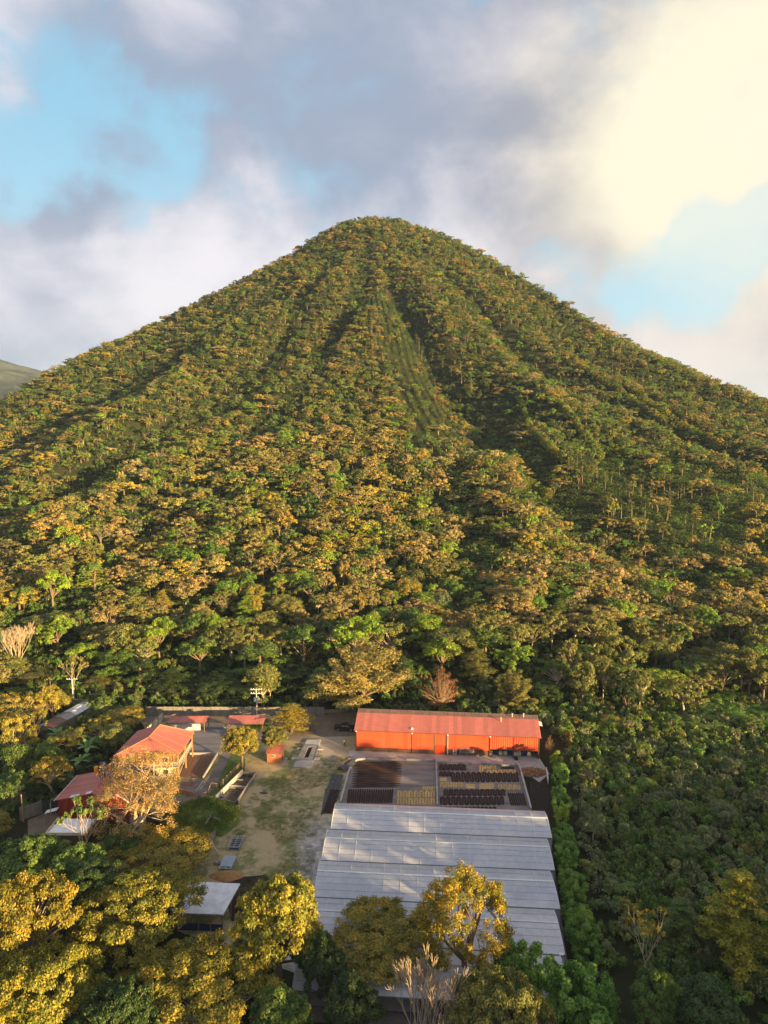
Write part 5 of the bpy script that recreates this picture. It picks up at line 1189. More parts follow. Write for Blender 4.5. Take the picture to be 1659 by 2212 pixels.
x, y = at(745, 1612); t = thing('person', 'person in white shirt and dark trousers standing on the track, arms folded forward', 'person', (x, y, .04), R_(10)); SK = mat('skin', (.30, .17, .11), .6)
skin('body', [(0, 0, .95), (0, 0, 1.2), (0, 0, 1.42), (0, 0, 1.52), (0, -.01, 1.62), (0, -.01, 1.73), (-.1, 0, .9), (-.11, 0, .5), (-.12, 0, .08), (-.12, -.12, .05), (.1, 0, .9), (.11, 0, .5), (.12, 0, .08), (.12, -.12, .05), (-.19, 0, 1.40), (-.25, -.02, 1.15), (-.14, -.2, 1.08), (.19, 0, 1.40), (.25, -.02, 1.15), (.14, -.2, 1.10)],
     [(0, 1), (1, 2), (2, 3), (3, 4), (4, 5), (0, 6), (6, 7), (7, 8), (8, 9), (0, 10), (10, 11), (11, 12), (12, 13), (2, 14), (14, 15), (15, 16), (2, 17), (17, 18), (18, 19)], [.12, .13, .14, .055, .095, .075, .08, .06, .045, .035, .08, .06, .045, .035, .055, .045, .035, .055, .045, .035], SK, t)
skin('shirt', [(0, 0, .98), (0, 0, 1.2), (0, 0, 1.40), (-.19, 0, 1.40), (-.25, -.02, 1.16), (.19, 0, 1.40), (.25, -.02, 1.16)], [(0, 1), (1, 2), (2, 3), (3, 4), (2, 5), (5, 6)], [.155, .155, .165, .08, .07, .08, .07], WHITE, t)
skin('trousers', [(0, 0, .96), (-.1, 0, .88), (-.11, 0, .5), (-.12, 0, .12), (.1, 0, .88), (.11, 0, .5), (.12, 0, .12)], [(0, 1), (1, 2), (2, 3), (0, 4), (4, 5), (5, 6)], [.14, .105, .085, .07, .105, .085, .07], DARKM, t)
skin('hair', [(0, .01, 1.72), (0, .03, 1.76)], [(0, 1)], [.10, .08], DARKM, t)

# ---------------------------------------------------------------- trees set by hand
G_FRONT = 'big trees in front of the yard'; G_BACK = 'trees behind the warehouse'
# foreground
ptree('big0', 40, 1885, 88, 250, 'front', 'big golden tree rising at the left edge below the white lean-to', group=G_FRONT, rz=1)
ptree('big1', 295, 1868, 94, 275, 'front', 'largest golden spreading tree, in front of the grey ribbed shed', group=G_FRONT, rz=2)
ptree('big2', 318, 1775, 112, 265, 'front', 'broad olive and orange crown right below the red barn', group=G_FRONT, rz=.5)
ptree('big2', 430, 2010, 80, 330, 'front', 'golden spreading tree at the bottom edge, left of the tall oval tree', group=G_FRONT, rz=4)
ptree('biground0', 600, 1868, 88, 228, 'front', 'tall oval olive tree between the grey shed and the greenhouse', group=G_FRONT, rz=3)
ptree('big1', 822, 1932, 92, 280, 'front', 'broad dark green tree with golden tips at the greenhouse front edge', group=G_FRONT, rz=5)
ptree('open0', 1006, 1878, 88, 195, 'front', 'tall airy golden tree with holes in its crown before the greenhouse', group=G_FRONT, rz=1)
ptree('big0', 1082, 2085, 74, 250, 'olive', 'low olive gold crown at the bottom edge right of the leafless tree', group=G_FRONT, rz=2.2)
ptree('bare0', 920, 2052, 76, 180, 'tan', 'leafless tree with a fan of pale upright twigs at the bottom edge', group=None, rz=.4)
ptree('big0', 90, 2030, 78, 260, 'front', 'golden tree filling the lower left corner of the view', group=G_FRONT, rz=3.1)
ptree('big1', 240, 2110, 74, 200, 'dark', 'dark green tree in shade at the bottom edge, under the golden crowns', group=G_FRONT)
ptree('biground0', 60, 1790, 105, 190, 'green', 'dark green rounded tree at the left edge below the block hut', group=G_FRONT)
ptree('biground0', 165, 1808, 103, 170, 'green', 'dense green tree just below the white lean-to', group=G_FRONT)
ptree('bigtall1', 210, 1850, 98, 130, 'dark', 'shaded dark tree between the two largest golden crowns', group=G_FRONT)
ptree('biground0', 265, 1775, 116, 120, 'green', 'dark bushy tree touching the right corner of the white lean-to', group=G_FRONT)
ptree('biground0', 700, 2010, 84, 120, 'dark', 'small dark green tree squeezed right of the tall oval tree', group=G_FRONT)
ptree('biground0', 600, 2110, 76, 170, 'green', 'mid green tree at the foot of the tall oval tree', group=G_FRONT)
ptree('biground0', 668, 1975, 88, 100, 'green', 'dark green tree covering the left front corner of the greenhouse', group=G_FRONT)
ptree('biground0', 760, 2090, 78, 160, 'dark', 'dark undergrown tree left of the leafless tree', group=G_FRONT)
ptree('ball0', 1118, 2022, 84, 118, 'hedge', 'leftmost of the dense green trees lapping the greenhouse corner', group='dense round hedge trees')
ptree('ball1', 1168, 2034, 83, 100, 'hedge', 'dense green hedge tree between the greenhouse corner and its left neighbour', group='dense round hedge trees')
ptree('ball0', 1238, 2072, 81, 122, 'hedge', 'ball-shaped glossy green tree at the end of the hedge row', group='dense round hedge trees')
ptree('ball1', 1290, 2078, 82, 104, 'hedge', 'rightmost ball-shaped green tree at the hedge end', group='dense round hedge trees')
ptree('ball0', 1262, 2145, 77, 150, 'hedge', 'large low green ball of foliage below the hedge end', group='dense round hedge trees')
ptree('bigconifer0', 1610, 1868, 92, 190, 'sunny', 'large feathery conifer with golden top at the right edge', group=None, lean=.05)
ptree('bigconifer0', 1475, 1930, 96, 120, 'green', 'smaller feathery conifer with one golden tip, left of the large conifer')
ptree('sparse0', 1400, 1955, 88, 130, 'front', 'pale forked tree with few yellow leaves at the lower right', name='tree')
ptree('biground0', 1420, 2080, 80, 130, 'green', 'low green tree at the foot of the pale forked tree')
ptree('biground0', 1530, 2090, 80, 190, 'dark', 'dark bush-like tree at the lower right corner')
ptree('round1', 1340, 1885, 108, 90, 'green', 'small rounded dark green tree in the right thicket, lit grey green')
# around the orange house and barn
ptree('open1', 300, 1612, 128, 165, 'peach', 'thin-leaved orange tree with pale limbs in front of the orange house', rz=1.5)
ptree('open1', 285, 1672, 121, 190, 'peach', 'airy golden tree hiding the right half of the red barn', rz=3)
ptree('biground0', 520, 1563, 152, 96, 'gold', 'rounded golden tree right of the upper patio', rz=1)
ptree('biground0', 590, 1565, 158, 70, 'olive', 'olive tree behind the orange guard booth', rz=2)
ptree('conifer0', 628, 1513, 170, 110, 'gold', 'golden feathery tree hanging over the track by the booth')
ptree('conifer1', 560, 1545, 172, 60, 'green', 'small dark conifer left of the booth trees')
# behind the warehouse
ptree('fan0', 785, 1372, 186, 245, 'tawny', 'huge spreading tan tree behind the left end of the warehouse', group=G_BACK, rz=1)
ptree('lobed0', 768, 1325, 203, 135, 'lime', 'bright lime green tree topping out behind the huge tan tree', group=G_BACK)
ptree('red0', 952, 1432, 183, 100, 'rust', 'small rusty red dying tree behind the middle of the warehouse', group=G_BACK)
ptree('lobed1', 955, 1376, 199, 105, 'lime', 'yellow green tree behind the rusty red one', group=G_BACK)
ptree('conifer1', 1032, 1403, 196, 85, 'olive', 'tiered olive conifer behind the warehouse', group=G_BACK)
ptree('lobed2', 1112, 1386, 198, 105, 'lime', 'bright green crown above the pale feathery tree', group=G_BACK)
ptree('fan0', 1112, 1440, 184, 105, 'olive', 'pale feathery tree behind the right end of the warehouse', group=G_BACK)
ptree('tall0', 870, 1420, 190, 60, 'dark', 'dark tree between the huge tan tree and the rusty one', group=G_BACK)
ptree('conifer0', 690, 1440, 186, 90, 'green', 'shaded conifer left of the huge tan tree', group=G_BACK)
ptree('tall1', 1180, 1470, 188, 70, 'dark', 'dark leaning tree just beyond the right gable of the warehouse', group=G_BACK)
for i, (u, v, wpx, k, hu, yy_, lab) in enumerate((
        (430, 1372, 120, 'lobed1', 'green', 203, 'tall green tree centred above the orange house'),
        (340, 1330, 82, 'lobed0', 'lime', 210, 'bright lime tree above the left end of the boundary wall'),
        (250, 1400, 90, 'tall0', 'green', 200, 'dark tree right of the tall left utility pole'),
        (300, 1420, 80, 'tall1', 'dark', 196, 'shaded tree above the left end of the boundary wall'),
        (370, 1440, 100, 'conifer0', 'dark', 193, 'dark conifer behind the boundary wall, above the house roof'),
        (560, 1385, 120, 'tall1', 'green', 198, 'large dark tree behind the transformer pole'),
        (500, 1440, 110, 'conifer1', 'dark', 192, 'dark spreading conifer left of the transformer pole'),
        (620, 1430, 110, 'tall0', 'dark', 194, 'dark leafy tree right of the transformer pole'),
        (455, 1470, 70, 'round1', 'dark', 188, 'low dark tree against the boundary wall'),
        (180, 1385, 110, 'lobed3', 'lime', 205, 'yellow green tree above the left utility pole'),
        (120, 1330, 100, 'lobed2', 'lime', 214, 'bright green leafy tree left of the pole'),
        (215, 1450, 85, 'conifer1', 'olive', 197, 'golden tipped conifer just right of the left pole'),
        (60, 1440, 90, 'tall0', 'olive', 200, 'olive tree beneath the leafless tree at the left edge'),
        (30, 1345, 80, 'bare1', 'tan', 205, 'leafless pinkish tree at the left edge of the forest'),
        (110, 1230, 90, 'lobed1', 'lime', 240, 'lime tree high at the left above the leafless tree'),
        (1265, 1388, 120, 'lobed3', 'lime', 205, 'broad bright tree right of the warehouse, above the small golden pair'),
        (1430, 1440, 140, 'umbrella1', 'lime', 188, 'large golden green domed tree right of the warehouse'),
        (1545, 1402, 150, 'lobed0', 'olive', 212, 'wide olive tree behind the large domed one'),
        (1600, 1500, 170, 'umbrella2', 'fresh', 180, 'layered bright green tree at the right edge'),
        (1340, 1410, 80, 'round2', 'green', 206, 'round dark green tree right of the broad bright tree'),
        (1245, 1545, 62, 'sparse1', 'gold', 172, 'left one of two small golden topped trees beside the warehouse'),
        (1325, 1550, 75, 'round3', 'gold', 171, 'right one of two small golden topped trees beside the warehouse'),
        (1520, 1540, 110, 'tall1', 'green', 170, 'grey green leafy tree above the right thicket'),
        (1290, 1640, 70, 'umbrella0', 'gold', 148, 'thin forked tree with a flat golden top right of the hedge'),
        (1395, 1695, 55, 'round0', 'fresh', 141, 'small fresh green tree in the middle of the right thicket'),
        (1460, 1690, 60, 'round2', 'green', 143, 'small mid green tree beside the fresh green one'),
        (1480, 1640, 60, 'umbrella3', 'green', 150, 'grey topped small tree above the fresh green one'))):
    ptree(k, u, v, yy_, wpx, hu, lab, group='trees at the forest edge')
# pale forked small trees in the right thicket
for u, v, yy_, lab in ((1400, 1750, 134, 'pale forked nearly bare tree in the upper part of the right thicket'), (1540, 1740, 134, 'pale leaning nearly bare tree in the right thicket'), (1545, 1810, 122, 'pale branching tree low in the right thicket')):
    ptree('sparse0', u, v, yy_, 55, 'olive', lab, group='pale forked trees of the thicket')
# left garden
for i, (u, v, yy_, wpx, k, hu, lab) in enumerate((
        (40, 1490, 170, 110, 'umbrella0', 'gold', 'golden garden tree at the left edge above the long shed'), (110, 1480, 176, 80, 'round1', 'gold', 'golden tree just left of the long rusty roof'),
        (20, 1540, 152, 110, 'umbrella1', 'gold', 'golden spreading garden tree at the left edge beside the long shed'), (75, 1530, 162, 70, 'sparse1', 'gold', 'small golden tree in front of the long shed'),
        (270, 1520, 172, 110, 'round2', 'gold', 'golden topped tree above the white hut'), (215, 1545, 164, 90, 'umbrella2', 'gold', 'golden flat tree left of the white hut'), (245, 1560, 158, 80, 'round0', 'olive', 'olive garden tree left of the orange house roof'),
        (150, 1570, 158, 70, 'round3', 'olive', 'small olive tree below the long rusty roof'), (100, 1600, 146, 80, 'round1', 'green', 'green garden tree left of the banana plants'), (105, 1630, 139, 90, 'umbrella3', 'gold', 'golden bushy tree with pale stems above the lane wall'),
        (30, 1600, 145, 80, 'round2', 'green', 'dark green garden tree at the left edge above the hut'), (20, 1660, 134, 80, 'round0', 'green', 'green tree at the left edge just above the hut roof'), (75, 1680, 138, 60, 'round1', 'dark', 'dark shaded tree behind the two-panel wall'))):
    ptree(k, u, v, yy_, wpx, hu, lab, group='garden trees at the left')
# hedge row
hp_ = [(1198, 1632), (1206, 1668), (1202, 1700), (1210, 1728), (1208, 1758), (1213, 1788), (1219, 1815), (1217, 1843), (1223, 1870), (1232, 1900), (1233, 1930), (1239, 1958), (1247, 1985), (1253, 2012), (1262, 2040)]
for i, (u, v) in enumerate(hp_):
    x, y = at(u, v + 14, 2.2); R = (1.75 + .055 * i) * (1.15 if i % 2 else .92)
    tree('hedge%d' % (i % 3), x + .4, y, R, 5.0 + .9 * math.sin(i * 2.1), 'hedge' if i % 4 else 'lime', 'dense rounded green hedge tree, number %s along the row counted from the warehouse end' % ['one', 'two', 'three', 'four', 'five', 'six', 'seven', 'eight', 'nine', 'ten', 'eleven', 'twelve', 'thirteen', 'fourteen', 'fifteen'][i], 'dense round hedge trees', name='hedge_tree', cat='hedge tree')
tree('red0', *at(1187, 1628), 1.3, 4.5, 'straw', 'small straw coloured dry bush at the top of the hedge row', name='dry_bush', cat='bush')

# banana plants and spiky-leaved trees
bl = MB(); K = 10
for k in range(K + 1):
    t_ = k / K; wd = .42 * math.sin(math.pi * min(1, t_ * .93 + .07)) ** .6 + .02; z_ = 1.6 * t_ - 1.5 * t_ ** 2.3; xx_ = 2.6 * t_
    bl.v += [(xx_, -wd, z_ - wd * .35), (xx_, 0, z_), (xx_, wd, z_ - wd * .35)]
for k in range(K): bl.f += [(k * 3, (k + 1) * 3, (k + 1) * 3 + 1, k * 3 + 1), (k * 3 + 1, (k + 1) * 3 + 1, (k + 1) * 3 + 2, k * 3 + 2)]
BANL = bl.mesh('banana_leaf', mat('banana_leaf_green', (.10, .19, .035), .5, .3, 2, spec=.4), True); BANS = MB().tube([(0, 0, -.2), (0, 0, 1.2), (.05, 0, 2.3)], [.2, .16, .09], 7).mesh('stem', mat('banana_stem', (.16, .17, .06), .7))
for i, (u, v, s_, lab) in enumerate(((128, 1612, 1.25, 'banana plant with long arching leaves in the middle of the garden'), (165, 1625, 1.1, 'banana plant right of the first, leaning'), (190, 1640, 1.3, 'tall banana plant nearest the white wall'), (205, 1622, 1.1, 'banana plant behind the tall one'), (118, 1672, 1.3, 'sunlit banana plant with a dry brown leaf above the barn'), (175, 1660, .9, 'small low banana plant near the barn'))):
    x, y = at(u, v); t = thing('banana_plant', lab, 'banana plant', (x, y, 0), i * 1.3, 'banana plants of the left garden'); t.scale = (s_,) * 3; rg = random.Random(i); obj('stem', BANS, t)
    for k in range(8): obj('banana_leaf', BANL, t, (0, 0, 2.1), (rg.uniform(-.2, .2), -rg.uniform(-.25, .7), k * .785 + rg.uniform(-.3, .3)), (rg.uniform(.8, 1.1),) * 3)
yl = MB(); rg = random.Random(9)
for k in range(60):
    a = rg.uniform(0, 6.28); e = rg.uniform(-.5, 1.5); d = Vector((math.cos(a) * math.cos(e), math.sin(a) * math.cos(e), math.sin(e))); s_ = Vector((-math.sin(a), math.cos(a), 0)) * .05; L = rg.uniform(.7, 1.0); yl.add([s_, -s_, d * L * .6 - s_ * .8, d * L + Vector((0, 0, -.12)), d * L * .6 + s_ * .8], [(0, 1, 2, 3, 4)])
YUC = yl.mesh('leaf_rosette', mat('yucca_green', (.13, .17, .04), .6, .3, 2))
for i, (u, v, h_, lab) in enumerate(((62, 1640, 6.0, 'spiky yucca tree with several leaf heads left of the bananas'), (110, 1650, 6.5, 'taller spiky yucca tree above the golden bushy one'), (12, 1665, 5.5, 'spiky yucca tree at the left edge'))):
    x, y = at(u, v); t = thing('yucca_tree', lab, 'yucca', (x, y, 0), 0, 'yucca trees'); rg = random.Random(i + 40); b = MB(); b.tube([(0, 0, -.2), (0, 0, h_ * .45)], [.35, .22], 6); tips = []
    for k in range(6): e = Vector((rg.uniform(-1.4, 1.4), rg.uniform(-1.4, 1.4), h_ * rg.uniform(.7, 1))); limb(b, (0, 0, h_ * .4), e, .14, .08, np.random.default_rng(k), .1, 5, 3); tips.append(e)
    obj('trunk', npm(b, PALEBARK), t)
    for e in tips: obj('leaf_rosette', YUC, t, tuple(e), (0, 0, rg.uniform(0, 6)), (1.1,) * 3)

# ---------------------------------------------------------------- forest
SITE = [(-66, 183), (-12, 183), (-9, 178), (40, 175), (43, 160), (38, 128), (32, 96), (27, 78), (-14, 78), (-17, 96), (-36, 97), (-37, 112), (-50, 116), (-66, 118), (-76, 128), (-68, 136), (-66, 150), (-62, 165)]


def inpoly(x, y, P):
    c = np.zeros(len(x), bool); n = len(P); j = n - 1
    for i in range(n):
        (xi, yi), (xj, yj) = P[i], P[j]; m = ((yi > y) != (yj > y)) & (x < (xj - xi) * (y - yi) / (yj - yi + 1e-9) + xi); c ^= m; j = i
    return c


def scatter(sp, seed, y0=45, y1=900, jit=.6):
    rg = np.random.default_rng(seed); xs, ys = [], []; y = y0
    while y < y1:
        hw = .64 * y + 28; row = np.arange(-hw, hw, sp); xs.append(row + rg.uniform(-jit, jit, len(row)) * sp + rg.uniform(0, sp)); ys.append(np.full(len(row), y) + rg.uniform(-jit, jit, len(row)) * sp); y += sp * .87
    x = np.concatenate(xs); y = np.concatenate(ys); k = ~inpoly(x, y, SITE); return x[k], y[k]


def extra(sp, seed):      # wood on the added, unseen ridge, it dapples the shadow edge
    rg = np.random.default_rng(seed); a, c_ = np.meshgrid(np.arange(-130, 130, sp), np.arange(-40, 40, sp)); a = a.ravel() + rg.uniform(-3, 3, a.size); c_ = c_.ravel() + rg.uniform(-3, 3, c_.size)
    x = 100 + a * .962 + c_ * .273; y = 36 + a * .273 - c_ * .962; k = (np.abs(x) > .64 * y + 30) & (np.hypot(x, y) > 25); return x[k], y[k]


rn = np.random.default_rng(77)
TX, TY, TR = (np.array(q) for q in zip(*TREES))


def clear(x, y, f=.75):
    k = np.ones(len(x), bool)
    for a, b_, r in zip(TX, TY, TR): k &= np.hypot(x - a, y - b_) > r * f + 1.2
    return k


def uv(x, y, z):
    zz = z - CAM_H; dep = y * math.cos(PITCH) - zz * math.sin(PITCH); up_ = y * math.sin(PITCH) + zz * math.cos(PITCH); return 829.5 + 1534 * x / dep, 1106 - 1534 * up_ / dep


KN = ['umbrella', 'round', 'lobed', 'tall', 'conifer', 'pine', 'sparse', 'bush']
HN = list(HUES)
x, y = scatter(7.9, 1); k = clear(x, y, .9); x, y = x[k], y[k]; z = height(x, y); U, Vv = uv(x, y, z); D_ = np.hypot(x, y)
# concavity of the ground: hollows carry darker trees and coffee rows
conc = (height(x + 14, y) + height(x - 14, y) + height(x, y + 14) + height(x, y - 14)) / 4 - z
nz = lownoise(x + 300, y, 48); nz2 = lownoise(x, y + 200, 21)
row_zone = ((Vv > 640) & (Vv < 1010) & (np.abs(U - 860 - (Vv - 700) * .34) < 46 + 26 * lownoise(x, y, 17))) | ((U > 1120) & (Vv > 985) & (Vv < 1260) & (Vv > 985 + (U - 1200) * .10) & (Vv < 1130 + (U - 1200) * .35))
thicket = (x > 38) & (y < 178)
forest = []


def pick(pr): return rn.choice(len(pr), p=np.array(pr) / sum(pr))


for i in range(len(x)):
    d = D_[i]
    if y[i] < 112 or (y[i] < 203 and 640 < U[i] < 1190): continue                            # foreground handled by hand
    hollow = conc[i] > .9 + .3 * nz[i]
    if row_zone[i] and rn.uniform() < .72: continue
    if thicket[i]:
        if rn.uniform() < .50: continue
        kd = ['umbrella', 'round', 'sparse', 'tall'][pick([.36, .44, .12, .08])]; hue = ['green', 'fresh', 'grey', 'olive'][pick([.30, .16, .36, .18])]; R = rn.uniform(2.0, 3.8); H = rn.uniform(4.2, 7.2)
    elif x[i] < -60 and y[i] < 190:
        if rn.uniform() < .35: continue
        kd = ['umbrella', 'round', 'sparse'][pick([.3, .6, .1])]; hue = ['green', 'olive', 'dark', 'gold'][pick([.35, .25, .25, .15])]; R = rn.uniform(2.2, 3.6); H = rn.uniform(4, 6.5)
    else:
        if (hollow and rn.uniform() < (.7 if Vv[i] > 1150 else .82)) or nz2[i] > .70:
            kd = ['round', 'lobed', 'tall', 'umbrella', 'conifer'][pick([.42, .12, .16, .22, .08])]; hue = ['dark', 'green', 'grey', 'fresh'][pick([.42, .38, .12, .08])]; R = rn.uniform(3.0, 4.8); H = rn.uniform(5.5, 9.5)
        else:
            kd = ['umbrella', 'round', 'lobed', 'tall', 'conifer', 'sparse'][pick([.56, .20, .11, .05, .04, .04])]
            tn = min(1.6, max(.15, 1 + 1.1 * nz[i])); hue = ['tan', 'olive', 'gold', 'green', 'straw', 'rust'][pick([.42 * tn, .24, .15 * tn, .16 / tn, .035, .0])] if kd in ('umbrella', 'sparse') else ['lime', 'green', 'fresh', 'olive', 'gold'][pick([.20, .30, .16, .22, .12])]
            if Vv[i] > 1000 and kd in ('umbrella', 'round') and hue in ('green',) and rn.uniform() < .5: hue = 'tan'
            if Vv[i] < 950 and kd == 'umbrella' and rn.uniform() < .45: kd = 'round'; hue = ['tan', 'olive', 'green', 'dark'][pick([.38, .38, .10, .14])]
            R = (min(9.0, rn.lognormal(1.62, .33)) if d < 420 else min(8, rn.lognormal(1.45, .36))); H = rn.uniform(6.5, 10.5) if d < 420 else rn.uniform(4.5, 8.0)
        if Vv[i] > 1380 and y[i] < 215: H *= 1.35; hue = {'tan': 'olive', 'gold': 'olive', 'straw': 'green'}.get(hue, hue)
        if 1130 < U[i] < 1330 and 1220 < Vv[i] < 1330 and kd == 'umbrella': hue = 'straw' if rn.uniform() < .5 else hue
    forest.append((x[i], y[i], z[i], kd, hue, R, H, U[i], Vv[i], d))
# the nearest of them are single trees, the rest of the wood is one mass
vis = [f for f in forest if -30 < f[7] < 1690 and f[3] != 'bush']; vis.sort(key=lambda f: f[9]); N_IND = 205
ind = vis[:N_IND]; ids = set(id(f) for f in ind); rest = [f for f in forest if id(f) not in ids]
KP = {'umbrella': 'flat-topped tree', 'round': 'rounded bushy tree', 'lobed': 'clumpy leafy tree', 'tall': 'tall uneven tree', 'conifer': 'tiered conifer', 'sparse': 'thin pale-limbed tree'}
HP = {'tan': 'tan', 'olive': 'olive', 'gold': 'golden', 'green': 'mid green', 'dark': 'dark green', 'lime': 'lime green', 'rust': 'rusty', 'grey': 'grey green', 'straw': 'straw coloured', 'fresh': 'fresh green'}


def where(f):
    U_, V_, x_, y_ = f[7], f[8], f[0], f[1]
    if x_ > 38 and y_ < 180:
        a = 'beside the hedge' if U_ < 1330 else ('in the middle of the right thicket' if U_ < 1500 else 'at the right edge of the thicket')
        return a + (', low down' if V_ > 1850 else ', half way up' if V_ > 1700 else ', near the warehouse level')
    if x_ < -58 and y_ < 190: return 'in the left garden' + (', by the long shed' if V_ < 1600 else ', near the hut')
    m = [(0, 'above the left edge of the view'), (110, 'above the left utility pole'), (240, 'above the orange house'), (430, 'above the transformer pole'), (640, 'above the track'), (720, 'behind the huge tan tree'), (900, 'behind the rusty red tree'), (1010, 'above the middle of the warehouse'), (1170, 'above the warehouse gable'), (1300, 'above the domed golden tree'), (1480, 'above the right edge of the view')]
    a = [t_ for u_, t_ in m if U_ >= u_ or u_ == 0][-1]
    return a + (', forest foot' if V_ > 1480 else ', low slope' if V_ > 1400 else ', higher slope')


base = {}
for f in ind: base.setdefault('%s %s %s' % (HP[f[4]], KP[f[3]], where(f)), []).append(f)
ORD = ['leftmost', 'second across', 'third across', 'fourth across', 'fifth across', 'sixth across', 'seventh across', 'eighth across', 'ninth across', 'tenth across']
for lab, fs in base.items():
    if len(lab.split()) > 14: lab = lab.replace(' view', '').replace(' the ', ' ').replace('thin ', '')
    fs.sort(key=lambda f: f[7])
    for j, f in enumerate(fs):
        l2 = lab if len(fs) == 1 else lab + (', ' + (ORD[j] if j < len(fs) - 1 else 'rightmost') if j < 10 else '')
        nv = {'umbrella': 4, 'round': 4, 'lobed': 4, 'tall': 2, 'conifer': 2, 'sparse': 2}[f[3]]
        t = tree('%s%d' % (f[3], rn.integers(nv)), f[0], f[1], f[5], f[6], f[4], l2, {'umbrella': 'flat-topped shade trees of the forest', 'conifer': 'conifers of the forest'}.get(f[3], 'leafy trees of the forest'), name='shade_tree' if f[3] == 'umbrella' else 'conifer_tree' if f[3] == 'conifer' else 'broadleaf_tree')

# prototypes of the wood (instanced)
pc = bpy.data.collections.new('wood_prototypes'); VAR = {}


def fproto(kind, seed, n, size, bark=BARK):
    tm, cm, R0, H0 = proto(kind, seed, n, size, LEAFI, bark, small=True); b2 = bmesh.new(); b2.from_mesh(tm)
    me = bpy.data.meshes.new('wood_tree'); tv = np.array([v.co[:] for v in tm.vertices]); tf = [tuple(p_.vertices) for p_ in tm.polygons]; b2.free()
    cv = np.empty(len(cm.vertices) * 3, np.float32); cm.vertices.foreach_get('co', cv); cv = cv.reshape(-1, 3); cf = np.arange(len(cv)).reshape(-1, 4)
    F_ = np.concatenate([cf, np.array(tf) + len(cv)]); A = np.ones((len(cv) + len(tv), 2)) * .5
    ca = np.empty(len(cv) * 4, np.float32); cm.attributes['leaf'].data.foreach_get('color', ca); A[:len(cv)] = ca.reshape(-1, 4)[:, :2]
    me = npmesh('wood_tree', np.concatenate([cv, tv]), F_, [LEAFI, bark], A); mi = np.zeros(len(F_), np.int32); mi[len(cf):] = 1; me.polygons.foreach_set('material_index', mi)
    i = len(pc.objects); o = bpy.data.objects.new('wood_tree_%03d' % i, me); pc.objects.link(o); VAR.setdefault(kind, []).append((i, R0, H0))


for s_ in range(4): fproto('umbrella', 200 + s_, 2000, .62, BARK)
for s_ in range(4): fproto('round', 210 + s_, 1000, .58)
for s_ in range(2): fproto('lobed', 220 + s_, 1200, .58)
for s_ in range(2): fproto('tall', 230 + s_, 1200, .65)
for s_ in range(2): fproto('conifer', 240 + s_, 1100, .65)
for s_ in range(2): fproto('pine', 250 + s_, 900, .6, BARK)
fproto('sparse', 260, 260, .8, PALEBARK)
for s_ in range(4): fproto('bush', 270 + s_, 420, .42)
for s_ in range(2): fproto('hedge', 280 + s_, 500, .48)


def mass(name, label, pts, kind='stuff'):
    """pts: (x, y, z, kind, hue, R, H); one object, its trees instanced on its points"""
    n = len(pts); me = bpy.data.meshes.new(name); me.vertices.add(n); me.vertices.foreach_set('co', np.array([p_[:3] for p_ in pts], np.float32).ravel())
    idx = np.zeros(n, np.int32); rot = np.zeros((n, 3), np.float32); scl = np.ones((n, 3), np.float32); tint = np.ones((n, 4), np.float32)
    for i, p_ in enumerate(pts):
        vv = VAR[p_[3]]; j, R0, H0 = vv[rn.integers(len(vv))]; idx[i] = j; rot[i] = (rn.normal() * .04, rn.normal() * .04, rn.uniform(0, 6.28)); scl[i] = (p_[5] / R0, p_[5] / R0, p_[6] / H0)
        h = HUES[p_[4]]; k_ = rn.uniform(.78, 1.22); tint[i, :3] = (h[0] * k_ * rn.uniform(.9, 1.12), h[1] * k_ * rn.uniform(.94, 1.06), h[2] * k_)
    for nm, ty, ar in (('idx', 'INT', idx), ('rot', 'FLOAT_VECTOR', rot), ('scl', 'FLOAT_VECTOR', scl), ('tint', 'FLOAT_COLOR', tint)):
        a = me.attributes.new(nm, ty, 'POINT'); a.data.foreach_set({'INT': 'value', 'FLOAT_VECTOR': 'vector', 'FLOAT_COLOR': 'color'}[ty], ar.ravel())
    o = tag(obj(name, me), label, kind=kind); ng = bpy.data.node_groups.new(name, 'GeometryNodeTree'); ng.interface.new_socket('Geometry', in_out='INPUT', socket_type='NodeSocketGeometry'); ng.interface.new_socket('Geometry', in_out='OUTPUT', socket_type='NodeSocketGeometry')
    nd = ng.nodes; gi = nd.new('NodeGroupInput'); go = nd.new('NodeGroupOutput'); ip = nd.new('GeometryNodeInstanceOnPoints'); ci = nd.new('GeometryNodeCollectionInfo'); ci.inputs['Collection'].default_value = pc; ci.inputs['Separate Children'].default_value = True; ci.inputs['Reset Children'].default_value = True

    def na(nm, ty): q = nd.new('GeometryNodeInputNamedAttribute'); q.data_type = ty; q.inputs['Name'].default_value = nm; return [s_ for s_ in q.outputs if s_.enabled and s_.name == 'Attribute'][0]
    ip.inputs['Pick Instance'].default_value = True; L_ = ng.links.new; L_(gi.outputs[0], ip.inputs['Points']); L_(ci.outputs[0], ip.inputs['Instance']); L_(na('idx', 'INT'), ip.inputs['Instance Index']); L_(na('rot', 'FLOAT_VECTOR'), ip.inputs['Rotation']); L_(na('scl', 'FLOAT_VECTOR'), ip.inputs['Scale']); L_(ip.outputs[0], go.inputs[0])
    md = o.modifiers.new('wood', 'NODES'); md.node_group = ng; return o


ex, ey = extra(10.5, 3); ez = height(ex, ey)
rest += [(a, b_, c_, ['umbrella', 'round', 'tall'][pick([.4, .4, .2])], ['green', 'olive', 'dark'][pick([.4, .3, .3])], rn.uniform(2.5, 4.5), rn.uniform(3.5, 7.5), 0, 0, 0) for a, b_, c_ in zip(ex, ey, ez)]
